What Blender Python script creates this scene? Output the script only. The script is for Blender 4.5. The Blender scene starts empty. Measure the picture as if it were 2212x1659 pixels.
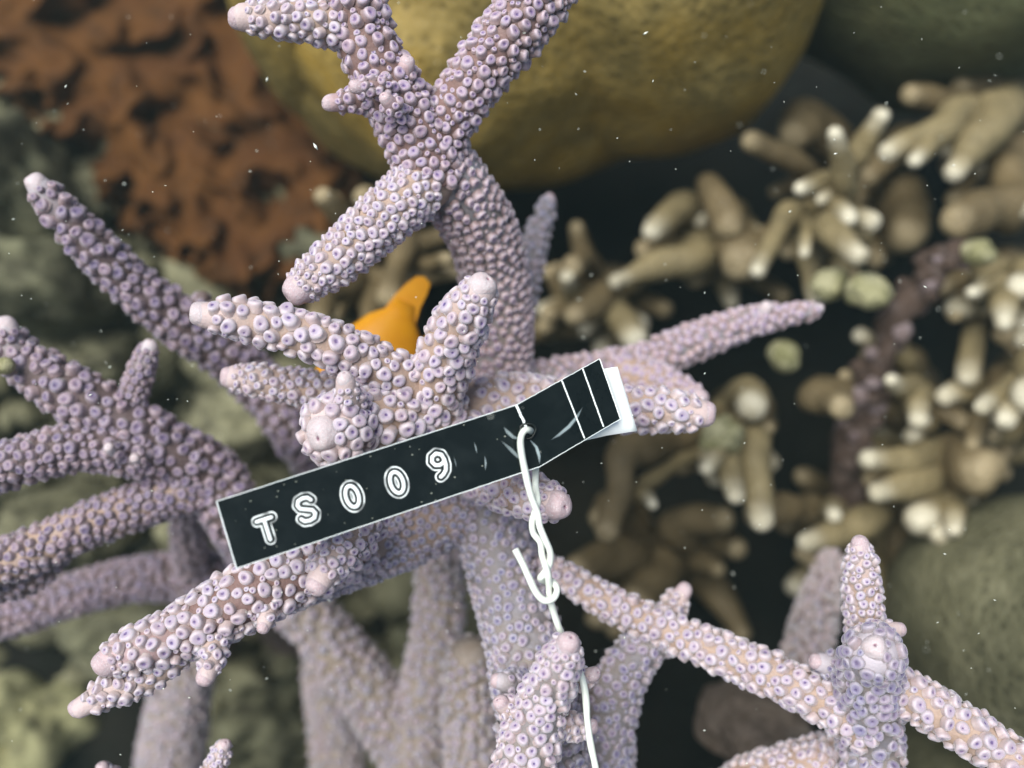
import bpy, math, random
import numpy as np
from mathutils import Vector, Matrix, noise
from mathutils.bvhtree import BVHTree

# 1 unit = 1 cm: an underwater close-up about 18 cm wide
random.seed(7)
rng = np.random.default_rng(11)
scene = bpy.context.scene
COL = scene.collection
scene.unit_settings.system = 'METRIC'
scene.unit_settings.scale_length = 0.01

# ------------------------------------------------------------------ camera
PITCH = math.radians(50)
CAM = Vector((0, 0, 34))
FWD = Vector((0, math.cos(PITCH), -math.sin(PITCH)))
UP = Vector((0, math.sin(PITCH), math.cos(PITCH)))
RIGHT = Vector((1, 0, 0))
LENS = 35.0
KPX = 36.0 / LENS / 2212.0          # cm per photo pixel (2212 wide) per cm of depth
cd = bpy.data.cameras.new('camera')
cam = bpy.data.objects.new('camera', cd)
COL.objects.link(cam)
cam.location = CAM
cam.rotation_euler = (math.pi / 2 - PITCH, 0, 0)
cd.lens = LENS
cd.sensor_width = 36
cd.clip_start = 0.5
cd.clip_end = 3000
cd.dof.use_dof = True
cd.dof.focus_distance = 17.3
cd.dof.aperture_fstop = 0.078
cd.dof.aperture_blades = 0
scene.camera = cam

# ------------------------------------------------------------------ light
SUN_EL, SUN_AZ = math.radians(64), math.radians(-135)   # azimuth from +Y, clockwise
w = bpy.data.worlds.new('World')
scene.world = w
w.use_nodes = True
nt = w.node_tree
sky = nt.nodes.new('ShaderNodeTexSky')
sky.sky_type = 'NISHITA'
sky.sun_disc = False
sky.sun_elevation = SUN_EL
sky.sun_rotation = SUN_AZ
nt.links.new(sky.outputs[0], nt.nodes['Background'].inputs[0])
nt.nodes['Background'].inputs[1].default_value = 0.07
sl = bpy.data.lights.new('sun', 'SUN')
sl.energy = 3.9
sl.angle = math.radians(45)
sl.color = (0.98, 0.99, 0.93)
sun = bpy.data.objects.new('sun', sl)
COL.objects.link(sun)
sd = Vector((math.sin(SUN_AZ) * math.cos(SUN_EL), math.cos(SUN_AZ) * math.cos(SUN_EL), math.sin(SUN_EL)))
sun.rotation_euler = sd.to_track_quat('Z', 'Y').to_euler()
scene.view_settings.view_transform = 'Standard'
scene.view_settings.look = 'None'
scene.view_settings.exposure = 0.65
scene.view_settings.gamma = 1.0
scene.cycles.use_denoising = True
scene.cycles.max_bounces = 6
scene.cycles.caustics_reflective = False
scene.cycles.caustics_refractive = False


# ------------------------------------------------------------------ helpers
def P(x, y, d):
    """Point seen at photo pixel (x, y) of 2212x1659, d cm along the view axis."""
    return CAM + (FWD + RIGHT * ((x - 1106) * KPX) + UP * ((829.5 - y) * KPX)) * d


def pixel_of(p):
    v = p - CAM
    d = v.dot(FWD)
    return 1106 + v.dot(RIGHT) / d / KPX, 829.5 - v.dot(UP) / d / KPX, d


def tag(o, label=None, cat=None, group=None, kind=None):
    if label: o['label'] = label
    if cat: o['category'] = cat
    if group: o['group'] = group
    if kind: o['kind'] = kind
    return o


def empty(name, loc):
    o = bpy.data.objects.new(name, None)
    o.location = loc
    o.empty_display_size = 0.5
    COL.objects.link(o)
    return o


def mesh_from(verts, faces, smooth=True, attrs=None):
    me = bpy.data.meshes.new('mesh')
    verts = np.asarray(verts, dtype=np.float32)
    me.from_pydata(verts.tolist(), [], faces)
    if attrs:
        for k, v in attrs.items():
            a = me.attributes.new(k, 'FLOAT', 'POINT')
            a.data.foreach_set('value', np.asarray(v, dtype=np.float32))
    if smooth:
        me.polygons.foreach_set('use_smooth', [True] * len(me.polygons))
    me.update()
    return me


def mesh_quads(verts, quads, attrs=None, smooth=True):
    """Fast builder for large all-quad meshes (quads: int array n x 4)."""
    me = bpy.data.meshes.new('mesh')
    verts = np.asarray(verts, dtype=np.float32)
    quads = np.asarray(quads, dtype=np.int32)
    n = len(quads)
    me.vertices.add(len(verts))
    me.vertices.foreach_set('co', verts.ravel())
    me.loops.add(n * 4)
    me.loops.foreach_set('vertex_index', quads.ravel())
    me.polygons.add(n)
    me.polygons.foreach_set('loop_start', np.arange(0, n * 4, 4, dtype=np.int32))
    me.polygons.foreach_set('use_smooth', np.full(n, smooth))
    if attrs:
        for k, v in attrs.items():
            a = me.attributes.new(k, 'FLOAT', 'POINT')
            a.data.foreach_set('value', np.asarray(v, dtype=np.float32))
    me.update(calc_edges=True)
    me.validate()
    return me


def obj(name, me, mat, parent=None):
    o = bpy.data.objects.new(name, me)
    if mat and not me.materials:
        me.materials.append(mat)
    COL.objects.link(o)
    if parent:
        o.parent = parent
        o.matrix_parent_inverse = Matrix.Translation(-parent_world(parent))
    return o


def parent_world(p):
    v = Vector(p.location)
    # parents are only Empties (translated) or meshes built in world space at the origin
    if p.parent and p.type == 'EMPTY':
        v += parent_world(p.parent)
    return v if p.type == 'EMPTY' else Vector((0, 0, 0))


# ------------------------------------------------------------------ materials
def mat_new(name):
    m = bpy.data.materials.new(name)
    m.use_nodes = True
    return m, m.node_tree, m.node_tree.nodes['Principled BSDF']


def N(nt, t, **kw):
    n = nt.nodes.new(t)
    for k, v in kw.items():
        if hasattr(n, k):
            setattr(n, k, v)
    return n


def ramp(nt, fac, stops, interp='LINEAR'):
    r = nt.nodes.new('ShaderNodeValToRGB')
    r.color_ramp.interpolation = interp
    e = r.color_ramp.elements
    while len(e) < len(stops):
        e.new(0.5)
    for el, (p, c) in zip(e, stops):
        el.position = p
        el.color = (*c, 1)
    nt.links.new(fac, r.inputs[0])
    return r.outputs[0]


def attr(nt, name):
    a = nt.nodes.new('ShaderNodeAttribute')
    a.attribute_name = name
    return a.outputs['Fac']


def noise_tex(nt, scale, detail=4, rough=0.6, coord=None):
    n = nt.nodes.new('ShaderNodeTexNoise')
    n.inputs['Scale'].default_value = scale
    n.inputs['Detail'].default_value = detail
    n.inputs['Roughness'].default_value = rough
    if coord is None:
        g = nt.nodes.new('ShaderNodeNewGeometry')
        coord = g.outputs['Position']
    nt.links.new(coord, n.inputs['Vector'])
    return n.outputs['Fac']


def mix(nt, fac, a, b, mode='MIX'):
    m = nt.nodes.new('ShaderNodeMix')
    m.data_type = 'RGBA'
    m.blend_type = mode
    for sock, v in ((m.inputs[0], fac), (m.inputs[6], a), (m.inputs[7], b)):
        if isinstance(v, (int, float)):
            sock.default_value = v
        elif isinstance(v, tuple):
            sock.default_value = (*v, 1)
        else:
            nt.links.new(v, sock)
    return m.outputs[2]


def bump(nt, h, bsdf, strength=0.5, dist=0.05):
    b = nt.nodes.new('ShaderNodeBump')
    b.inputs['Strength'].default_value = strength
    b.inputs['Distance'].default_value = dist
    nt.links.new(h, b.inputs['Height'])
    nt.links.new(b.outputs[0], bsdf.inputs['Normal'])


def coral_tissue(bsdf, sss=0.35, scale=0.06, rough=0.45):
    bsdf.inputs['Subsurface Weight'].default_value = sss
    bsdf.inputs['Subsurface Radius'].default_value = (1.0, 0.75, 0.7)
    bsdf.inputs['Subsurface Scale'].default_value = scale
    bsdf.inputs['Roughness'].default_value = rough
    bsdf.inputs['Specular IOR Level'].default_value = 0.3


def make_branch_mat(name, low, mid, tip):
    m, nt, b = mat_new(name)
    n1 = noise_tex(nt, 1.6, 4)
    n2 = noise_tex(nt, 9.0, 3)
    c = mix(nt, ramp(nt, n1, [(0.35, (0, 0, 0)), (0.65, (1, 1, 1))]), low, mid)
    c = mix(nt, ramp(nt, n2, [(0.4, (0, 0, 0)), (0.75, (0.6, 0.6, 0.6))]), c, tuple(v * 0.72 for v in low))
    c = mix(nt, attr(nt, 'tipf'), c, tip)
    nt.links.new(c, b.inputs['Base Color'])
    coral_tissue(b, 0.25, 0.05, 0.55)
    bump(nt, noise_tex(nt, 22, 3), b, 0.5, 0.03)
    return m


def make_corallite_mat(name, hole, ring, lip, wall):
    m, nt, b = mat_new(name)
    t = attr(nt, 't')
    c = ramp(nt, t, [(0.0, hole), (0.075, hole), (0.17, ring), (0.40, tuple(a * 0.75 + b_ * 0.25 for a, b_ in zip(ring, lip))),
                     (0.54, lip), (0.62, lip), (0.74, tuple((a * 0.4 + b_ * 0.6) for a, b_ in zip(lip, wall))), (1.0, wall)])
    r = attr(nt, 'rnd')
    c = mix(nt, ramp(nt, r, [(0.0, (0, 0, 0)), (1, (0.4, 0.4, 0.4))]), c, (0.44, 0.31, 0.31))
    c = mix(nt, ramp(nt, noise_tex(nt, 3.0, 2), [(0.4, (0, 0, 0)), (0.7, (0.30, 0.30, 0.30))]), c, (0.72, 0.69, 0.80), 'MULTIPLY')
    nt.links.new(c, b.inputs['Base Color'])
    coral_tissue(b, 0.7, 0.09, 0.38)
    b.inputs['Sheen Weight'].default_value = 0.6
    b.inputs['Sheen Roughness'].default_value = 0.35
    bump(nt, noise_tex(nt, 30, 2), b, 0.25, 0.02)
    return m


def make_tip_mat(name, pale, pink):
    m, nt, b = mat_new(name)
    t = attr(nt, 't')
    n1 = noise_tex(nt, 5, 4)
    c = mix(nt, n1, pale, pink)
    c = mix(nt, ramp(nt, t, [(0.0, (1, 1, 1)), (0.10, (0.9, 0.9, 0.9)), (0.24, (0, 0, 0))]), c, (0.28, 0.15, 0.20))
    sp = noise_tex(nt, 45, 2)
    c = mix(nt, ramp(nt, sp, [(0.58, (0, 0, 0)), (0.68, (0.7, 0.7, 0.7))]), c, (0.70, 0.68, 0.69))
    nt.links.new(c, b.inputs['Base Color'])
    coral_tissue(b, 0.5, 0.09, 0.4)
    bump(nt, noise_tex(nt, 16, 4, 0.7), b, 0.7, 0.04)
    return m


HOLE = (0.12, 0.075, 0.22)
RING = (0.38, 0.315, 0.415)
LIP = (0.51, 0.455, 0.49)
WALL = (0.40, 0.305, 0.28)
M = {}
M['branch_front'] = make_branch_mat('coral skin beige', (0.38, 0.262, 0.20), (0.40, 0.29, 0.245), (0.55, 0.43, 0.43))
M['branch_mauve'] = make_branch_mat('coral skin mauve brown', (0.195, 0.113, 0.095), (0.235, 0.148, 0.138), (0.53, 0.38, 0.40))
M['branch_dusky'] = make_branch_mat('coral skin dusky', (0.125, 0.085, 0.078), (0.15, 0.11, 0.112), (0.52, 0.46, 0.49))
M['branch_blue'] = make_branch_mat('coral skin lilac', (0.24, 0.20, 0.18), (0.22, 0.205, 0.235), (0.48, 0.42, 0.46))  # lilac, darkened for the light falloff on the deep trunk
M['branch_grey'] = make_branch_mat('coral skin grey brown', (0.29, 0.225, 0.175), (0.27, 0.225, 0.20), (0.45, 0.40, 0.42))  # light falloff on the deep branches is put into this tone
M['cor_front'] = make_corallite_mat('corallite pale', HOLE, RING, LIP, WALL)
M['cor_mauve'] = make_corallite_mat('corallite mauve', HOLE, (0.28, 0.205, 0.32), (0.45, 0.375, 0.425), (0.23, 0.15, 0.137))
M['cor_dusky'] = make_corallite_mat('corallite dusky', (0.085, 0.06, 0.16), (0.14, 0.11, 0.19), (0.265, 0.22, 0.265), (0.15, 0.108, 0.105))
M['cor_blue'] = make_corallite_mat('corallite lilac', (0.10, 0.08, 0.19), (0.19, 0.17, 0.28), (0.35, 0.33, 0.39), (0.26, 0.22, 0.215))  # lowered with its skin for the light falloff
M['cor_grey'] = make_corallite_mat('corallite grey', (0.11, 0.09, 0.18), (0.22, 0.195, 0.24), (0.33, 0.30, 0.31), (0.26, 0.21, 0.18))  # tone includes the light falloff with depth
M['tip'] = make_tip_mat('axial tip', (0.50, 0.41, 0.43), (0.45, 0.31, 0.33))
M['tip_white'] = make_tip_mat('axial tip white', (0.55, 0.49, 0.51), (0.50, 0.385, 0.39))


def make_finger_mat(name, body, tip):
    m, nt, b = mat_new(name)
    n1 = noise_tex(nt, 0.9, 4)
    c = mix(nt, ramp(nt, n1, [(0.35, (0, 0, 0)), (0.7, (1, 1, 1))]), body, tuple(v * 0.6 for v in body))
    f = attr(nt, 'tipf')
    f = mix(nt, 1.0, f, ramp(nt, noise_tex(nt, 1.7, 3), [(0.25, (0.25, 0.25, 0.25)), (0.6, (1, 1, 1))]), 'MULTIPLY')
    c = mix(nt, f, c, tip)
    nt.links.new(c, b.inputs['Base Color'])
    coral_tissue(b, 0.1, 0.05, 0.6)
    v = N(nt, 'ShaderNodeTexVoronoi')
    v.inputs['Scale'].default_value = 6
    g = N(nt, 'ShaderNodeNewGeometry')
    nt.links.new(g.outputs['Position'], v.inputs['Vector'])
    bump(nt, v.outputs['Distance'], b, 0.6, 0.08)
    return m


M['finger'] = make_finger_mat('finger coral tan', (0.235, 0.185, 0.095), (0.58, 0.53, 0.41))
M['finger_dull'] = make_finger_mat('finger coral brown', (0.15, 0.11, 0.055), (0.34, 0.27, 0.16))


def make_porites(name, gold, dark, pale):
    m, nt, b = mat_new(name)
    n1 = noise_tex(nt, 0.16, 3)
    n2 = noise_tex(nt, 1.3, 5, 0.7)
    c = mix(nt, ramp(nt, n1, [(0.40, (0, 0, 0)), (0.62, (1, 1, 1))]), dark, gold)
    c = mix(nt, ramp(nt, n2, [(0.46, (0, 0, 0)), (0.68, (0.75, 0.75, 0.75))]), c, pale)
    c = mix(nt, ramp(nt, noise_tex(nt, 0.5, 4), [(0.4, (0.5, 0.5, 0.5)), (0.55, (0, 0, 0))]), c, dark)
    v = N(nt, 'ShaderNodeTexVoronoi')
    v.inputs['Scale'].default_value = 3.6
    g = N(nt, 'ShaderNodeNewGeometry')
    nt.links.new(g.outputs['Position'], v.inputs['Vector'])
    pit = ramp(nt, v.outputs['Distance'], [(0.08, (0.35, 0.35, 0.35)), (0.40, (1, 1, 1))])
    c = mix(nt, 1.0, c, pit, 'MULTIPLY')
    nt.links.new(c, b.inputs['Base Color'])
    b.inputs['Roughness'].default_value = 0.65
    b.inputs['Specular IOR Level'].default_value = 0.25
    bump(nt, v.outputs['Distance'], b, 0.6, 0.1)
    return m


M['gold'] = make_porites('boulder coral gold', (0.35, 0.22, 0.040), (0.155, 0.115, 0.036), (0.38, 0.27, 0.085))
M['olive'] = make_porites('boulder coral olive', (0.12, 0.115, 0.052), (0.08, 0.084, 0.04), (0.16, 0.17, 0.08))
M['greygreen'] = make_porites('boulder coral grey green', (0.15, 0.14, 0.08), (0.10, 0.095, 0.054), (0.21, 0.195, 0.12))


def make_mottled(name, a, b_, c_, s=0.5, bumpd=0.2):
    m, nt, b = mat_new(name)
    c = mix(nt, ramp(nt, noise_tex(nt, s, 5), [(0.38, (0, 0, 0)), (0.62, (1, 1, 1))]), a, b_)
    c = mix(nt, ramp(nt, noise_tex(nt, s * 2.7, 5), [(0.50, (0, 0, 0)), (0.68, (1, 1, 1))]), c, c_)
    nt.links.new(c, b.inputs['Base Color'])
    b.inputs['Roughness'].default_value = 0.85
    b.inputs['Specular IOR Level'].default_value = 0.15
    bump(nt, noise_tex(nt, s * 8, 5, 0.7), b, 0.8, bumpd)
    return m


M['reef'] = make_mottled('reef rock dark', (0.004, 0.0035, 0.0025), (0.010, 0.009, 0.006), (0.006, 0.007, 0.0045), 0.25, 0.3)  # near-black: deep shade and water absorption are put into the rock colour
M['rock_olive'] = make_mottled('rock with yellow green algae', (0.12, 0.112, 0.066), (0.25, 0.235, 0.145), (0.055, 0.05, 0.034), 0.35)
M['rock_yellow'] = make_mottled('rock pale yellow green', (0.24, 0.225, 0.115), (0.34, 0.325, 0.18), (0.14, 0.13, 0.075), 0.4)
M['rock_grey'] = make_mottled('rock grey olive', (0.10, 0.095, 0.06), (0.17, 0.165, 0.10), (0.05, 0.045, 0.03), 0.5)
M['rust'] = make_mottled('folded coral rust brown', (0.062, 0.024, 0.007), (0.090, 0.037, 0.009), (0.042, 0.019, 0.007), 0.35, 0.03)
M['yellow'] = make_mottled('yellow green coral', (0.25, 0.235, 0.11), (0.42, 0.39, 0.24), (0.13, 0.125, 0.06), 1.6, 0.12)
M['rubble'] = make_mottled('pink brown rubble', (0.20, 0.15, 0.115), (0.30, 0.235, 0.19), (0.13, 0.09, 0.065), 1.6)
M['dead'] = make_mottled('encrusted dead coral', (0.05, 0.032, 0.024), (0.078, 0.052, 0.04), (0.12, 0.09, 0.08), 1.1, 0.12)
M['dead_knob'] = make_mottled('lilac crust', (0.17, 0.125, 0.12), (0.25, 0.20, 0.21), (0.13, 0.085, 0.07), 2.0, 0.1)


# ------------------------------------------------------------------ reef slope
def ground_z(x, y):
    p = Vector((x * 0.11, y * 0.11, 3.1))
    z = 0.25 * (max(-60, min(y, 160)) - 28)
    z += 2.6 * noise.fractal(p, 1.0, 2.0, 4) + 0.9 * noise.noise(p * 3.7)
    return z


def build_reef():
    u = np.linspace(-1, 1, 150)
    s = np.sign(u) * (np.abs(u) * 70 + np.abs(u) ** 5 * 240)
    verts = [(x, y + 28, ground_z(x, y + 28)) for y in s for x in s]
    n = len(s)
    quads = [(j * n + i, j * n + i + 1, (j + 1) * n + i + 1, (j + 1) * n + i) for j in range(n - 1) for i in range(n - 1)]
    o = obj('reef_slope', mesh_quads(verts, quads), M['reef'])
    tag(o, 'dark rocky reef slope below the corals', 'reef', kind='structure')


build_reef()


# ------------------------------------------------------------------ tubes
def spline(ctrl, step_px=7):
    """Catmull-Rom through (x, y, depth, Rpx); returns world centres and radii, evenly spaced."""
    c = [np.array(p, float) for p in ctrl]
    c = [2 * c[0] - c[1]] + c + [2 * c[-1] - c[-2]]
    out = []
    for i in range(1, len(c) - 2):
        p0, p1, p2, p3 = c[i - 1:i + 3]
        L = math.hypot(*(p2[:2] - p1[:2])) + abs(p2[2] - p1[2]) / KPX / p1[2]
        n = max(3, int(L / step_px))
        for k in range(n):
            t = k / n
            out.append(0.5 * (2 * p1 + (p2 - p0) * t + (2 * p0 - 5 * p1 + 4 * p2 - p3) * t * t + (3 * p1 - p0 - 3 * p2 + p3) * t ** 3))
    out.append(c[-2])
    pts = [P(q[0], q[1], q[2]) for q in out]
    rad = [max(0.02, q[3] * KPX * q[2]) for q in out]
    return pts, rad


def frames(pts):
    T = []
    for i in range(len(pts)):
        a, b = pts[max(0, i - 1)], pts[min(len(pts) - 1, i + 1)]
        T.append((b - a).normalized())
    u = T[0].orthogonal().normalized()
    F = []
    for t in T:
        u = (u - t * u.dot(t)).normalized()
        F.append((t, u, t.cross(u)))
    return F


def tube_mesh(pts, rad, segs=22, lump=0.07, tip_len=0.0, round_tip=True, seed=0.0, flat_tip=0.85, lump_f=1.3):
    """Lofted tube with rounded end; attribute tipf runs to 1 at the tip."""
    F = frames(pts)
    L = [0.0]
    for a, b in zip(pts[:-1], pts[1:]):
        L.append(L[-1] + (b - a).length)
    total = L[-1]
    verts, tf = [], []
    rings = []
    for p, r, f, l in zip(pts, rad, F, L):
        rings.append((p, r, f, l))
    p, r, f = pts[-1], rad[-1], F[-1]
    if round_tip:
        for a in (20, 38, 54, 68, 80, 88):
            a = math.radians(a)
            rings.append((p + f[0] * (r * flat_tip * math.sin(a)), r * math.cos(a), f, total + r * flat_tip * math.sin(a)))
    full = rings[-1][3]
    for p, r, f, l in rings:
        for k in range(segs):
            a = 2 * math.pi * k / segs
            d = f[1] * math.cos(a) + f[2] * math.sin(a)
            q = p + d * r
            if lump:
                q += d * (r * lump * 2.0 * noise.noise(q * lump_f + Vector((seed, seed * 1.7, 0))))
            verts.append(q)
            tf.append(0.0 if tip_len <= 0 else max(0.0, 1 - (full - l) / tip_len) ** 1.3)
    n = len(rings)
    quads = []
    for j in range(n - 1):
        for k in range(segs):
            k2 = (k + 1) % segs
            quads.append((j * segs + k, j * segs + k2, (j + 1) * segs + k2, (j + 1) * segs + k))
    faces = quads + [tuple(range((n - 1) * segs, n * segs)), tuple(reversed(range(segs)))]
    return mesh_from([tuple(v) for v in verts], faces, attrs={'tipf': tf})


def lathe(profile, segs, tvals, squash=1.0):
    """profile: list of (r, z), last point on the axis is a fan; local +Z is outwards."""
    verts, t = [], []
    for (r, z), tv in zip(profile, tvals):
        for k in range(segs):
            a = 2 * math.pi * k / segs
            verts.append((r * math.cos(a), r * math.sin(a) * squash, z))
            t.append(tv)
    n = len(profile)
    quads = [(j * segs + k, j * segs + (k + 1) % segs, (j + 1) * segs + (k + 1) % segs, (j + 1) * segs + k)
             for j in range(n - 1) for k in range(segs)]
    return np.array(verts), np.array(quads), np.array(t)


COR_PROFILE = [(1.22, -0.30), (1.03, 0.04), (0.98, 0.34), (0.97, 0.62), (0.90, 0.84), (0.74, 0.98), (0.58, 1.03), (0.44, 1.01), (0.30, 0.97), (0.15, 0.92), (0.01, 0.84)]
COR_T = [1.0, 0.86, 0.74, 0.66, 0.58, 0.50, 0.42, 0.34, 0.20, 0.08, 0.0]
VARIANTS = []
for i in range(18):
    hs = random.uniform(0.75, 1.35)
    prof_ = [(r_ * (hs if k_ >= 8 else 1.0), z_) for k_, (r_, z_) in enumerate(COR_PROFILE)]
    v, q, t = lathe(prof_, 14, COR_T)
    v = v.copy()
    v[:, 2] *= random.uniform(0.72, 1.12)
    inner = np.clip((0.6 - t) / 0.5, 0, 1)
    v[:, 0] += inner * random.uniform(-0.16, 0.16)
    v[:, 1] += inner * random.uniform(-0.16, 0.16)
    ph = random.uniform(0, 6.3)
    ang = np.arctan2(v[:, 1], v[:, 0])
    rr = 1 + 0.07 * np.cos(2 * ang + ph) + 0.04 * np.cos(3 * ang + ph * 2)
    v[:, 0] *= rr
    v[:, 1] *= rr
    v[:, 2] += (v[:, 2] > 0) * 0.20 * np.cos(ang + ph) * np.hypot(v[:, 0], v[:, 1])
    VARIANTS.append((v, q, t, random.random()))
v8, q8, t8 = lathe([(1.18, -0.30), (1.0, 0.1), (0.96, 0.6), (0.78, 0.94), (0.46, 0.98), (0.24, 0.84), (0.01, 0.7)], 9, [1.0, 0.84, 0.70, 0.57, 0.44, 0.22, 0.0])
COR_MESH = {}


def cor_mesh(i, mat):
    if (i, mat) not in COR_MESH:
        v, q, t, r = VARIANTS[i]
        me = mesh_quads(v, q, {'t': t, 'rnd': np.full(len(v), r)})
        me.materials.append(M[mat])
        COR_MESH[(i, mat)] = me
    return COR_MESH[(i, mat)]


TIP_PROFILE = [(0.98, -0.9), (1.0, -0.4), (0.98, 0.0), (0.92, 0.3), (0.80, 0.56), (0.62, 0.74), (0.42, 0.84), (0.27, 0.87), (0.16, 0.86), (0.08, 0.80), (0.01, 0.72)]
TIP_T = [1, 0.95, 0.9, 0.8, 0.7, 0.6, 0.5, 0.38, 0.24, 0.10, 0.0]


def align(d, roll=0.0):
    return d.to_track_quat('Z', 'Y').to_matrix() @ Matrix.Rotation(roll, 3, 'Z')


class Colony:
    """A staghorn colony: Empty > branch (tube) > corallite, axial_corallite."""

    def __init__(self, loc, label, group):
        self.root = empty('staghorn_coral', loc)
        tag(self.root, label, 'coral', group)
        self.branches = []
        self.cors = []

    def branch(self, ctrl, skin='branch_front', cor='cor_front', size=15, gap=1.02, lean=0.45, tip=None, tip_len=1.1, name='branch',
               lump=0.06, core=0.79, small=0.10, tipcut=None, tip_r=None):
        if tipcut is None:
            tipcut = 0.0 if tip_r else 1.1 if name == 'branchlet' else 0.45
        if name == 'branchlet':
            size = max(size, 11.5)
        """ctrl radii are the outer radius in photo pixels; size = corallite radius in pixels."""
        c2 = [(x, y, d, r * core) for x, y, d, r in ctrl]
        pts, rad = spline(c2)
        me = tube_mesh(pts, rad, lump=lump, tip_len=tip_len if tip else 0, seed=len(self.branches) * 3.3)
        o = obj(name, me, M[skin], self.root)
        self.branches.append(dict(o=o, pts=pts, rad=rad, ctrl=ctrl, cor=cor, size=size, gap=gap, lean=lean, tip=tip, small=small, tipcut=tipcut, tip_r=None, tip_c=None))
        if tip:
            F = frames(pts)
            d = (pts[-1] - pts[-4]).normalized()
            v, q, t = lathe(TIP_PROFILE, 20, TIP_T)
            R = rad[-1] * 0.97
            base = pts[-1] + d * (R * 0.22)
            if tip_r:
                R = tip_r * KPX * ctrl[-1][2]
                base = pts[-1] + d * (rad[-1] * 0.85 - R * 0.42)
                self.branches[-1].update(tip_r=R, tip_c=base)
            Mx = np.array(align(d, random.uniform(0, 6)))
            tilt = v.copy()
            tilt[:, 2] *= 1.05
            w_ = (tilt * R) @ Mx.T + np.array(base)
            for i in range(len(w_)):
                w_[i] += np.array(noise.noise_vector(Vector(w_[i]) * 3.0)) * R * 0.16
            obj('axial_corallite', mesh_quads(w_, q, {'t': t}), M[tip], o)
        return o

    def grow(self):
        """Dart-throwing: evenly spaced corallites over every branch surface."""
        samples = [(np.array([tuple(p) for p in b['pts']]), np.array(b['rad'])) for b in self.branches]
        for bi, b in enumerate(self.branches):
            pts, rad = b['pts'], b['rad']
            F = frames(pts)
            L = np.concatenate([[0], np.cumsum([(q - p).length for p, q in zip(pts[:-1], pts[1:])])])
            total = L[-1]
            pix = [pixel_of(p) for p in pts]
            seen = [p[2] for p in pix if -40 < p[0] < 2252 and -40 < p[1] < 1700]
            dep = float(np.median(seen)) if seen else pix[-1][2]
            R0 = b['size'] * KPX * dep * 0.93
            g0 = b['gap'] * 0.86
            rend = rad[-1]
            cap = rend * (0.93 if (not b['tip'] or b['tip_r']) else 0.4)
            lo, hi = 0.0, total + cap - b['tipcut'] * rend
            allq = np.zeros((20000, 3))
            allr = np.zeros(20000)
            n_all = 0
            area = min(2 * math.pi * np.mean(rad) * hi, 2600 * R0 * R0)
            near_other = []
            for bj, (C_, R_) in enumerate(samples):
                if bj != bi:
                    near_other.append((C_, (R_ * 0.99) ** 2))
            for stage in (0, 1):
                ncand = int(area / (R0 * R0) * (10.0 if stage == 0 else 6.0 * b['small'] / 0.25))
                for _ in range(ncand):
                    s = random.uniform(lo, hi)
                    i = max(0, min(int(np.searchsorted(L, min(s, total))) - 1, len(pts) - 2))
                    f = min(1.0, (s - L[i]) / max(1e-6, L[i + 1] - L[i]))
                    if pix[i][1] > 1960 or pix[i][2] > 31:
                        continue
                    p = pts[i].lerp(pts[i + 1], f)
                    r = rad[i] + (rad[i + 1] - rad[i]) * f
                    t_, u_, v_ = F[i]
                    lift = 0.0
                    if s > total:
                        o_ = s - total
                        r = math.sqrt(max(0.0004, r * r - o_ * o_))
                        p = pts[-1] + t_ * (o_ * 0.85)
                        lift = o_ / rend
                    a = random.uniform(0, 6.2832)
                    rd = u_ * math.cos(a) + v_ * math.sin(a)
                    nd = (rd * math.sqrt(max(0.02, 1 - lift * lift)) + t_ * lift).normalized()
                    q = p + rd * r
                    if random.random() > min(1.0, r / max(rad)) + 0.15:
                        continue
                    near = 1.0
                    if b['tip'] and not b['tip_r']:
                        near = max(0.0, min(1.0, (total + cap - s) / max(0.25, 2.2 * rend)))
                    rr = R0 * (0.55 + 0.45 * near)
                    rr *= random.uniform(0.80, 1.14) if stage == 0 else random.uniform(0.42, 0.62)
                    qa = np.array(q)
                    g = g0 if stage == 0 else 0.95
                    if n_all:
                        d2 = ((allq[:n_all] - qa) ** 2).sum(1)
                        if (d2 < ((allr[:n_all] + rr) * g) ** 2).any():
                            continue
                    if b['tip_r'] and (q - b['tip_c']).length < b['tip_r'] * 0.9 + rr * 0.15:
                        continue
                    if any((((C_ - qa) ** 2).sum(1) < R2).any() for C_, R2 in near_other):
                        continue
                    allq[n_all], allr[n_all] = qa, rr
                    n_all += 1
                    lean = b['lean'] * (1 - lift) + (1 - near) * 0.5 + random.uniform(-0.1, 0.1)
                    d = (nd + t_ * lean + Vector((random.uniform(-.2, .2), random.uniform(-.2, .2), random.uniform(-.2, .2)))).normalized()
                    self.cors.append([q - nd * rr * 0.16, d, rr, bi, near])

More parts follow.
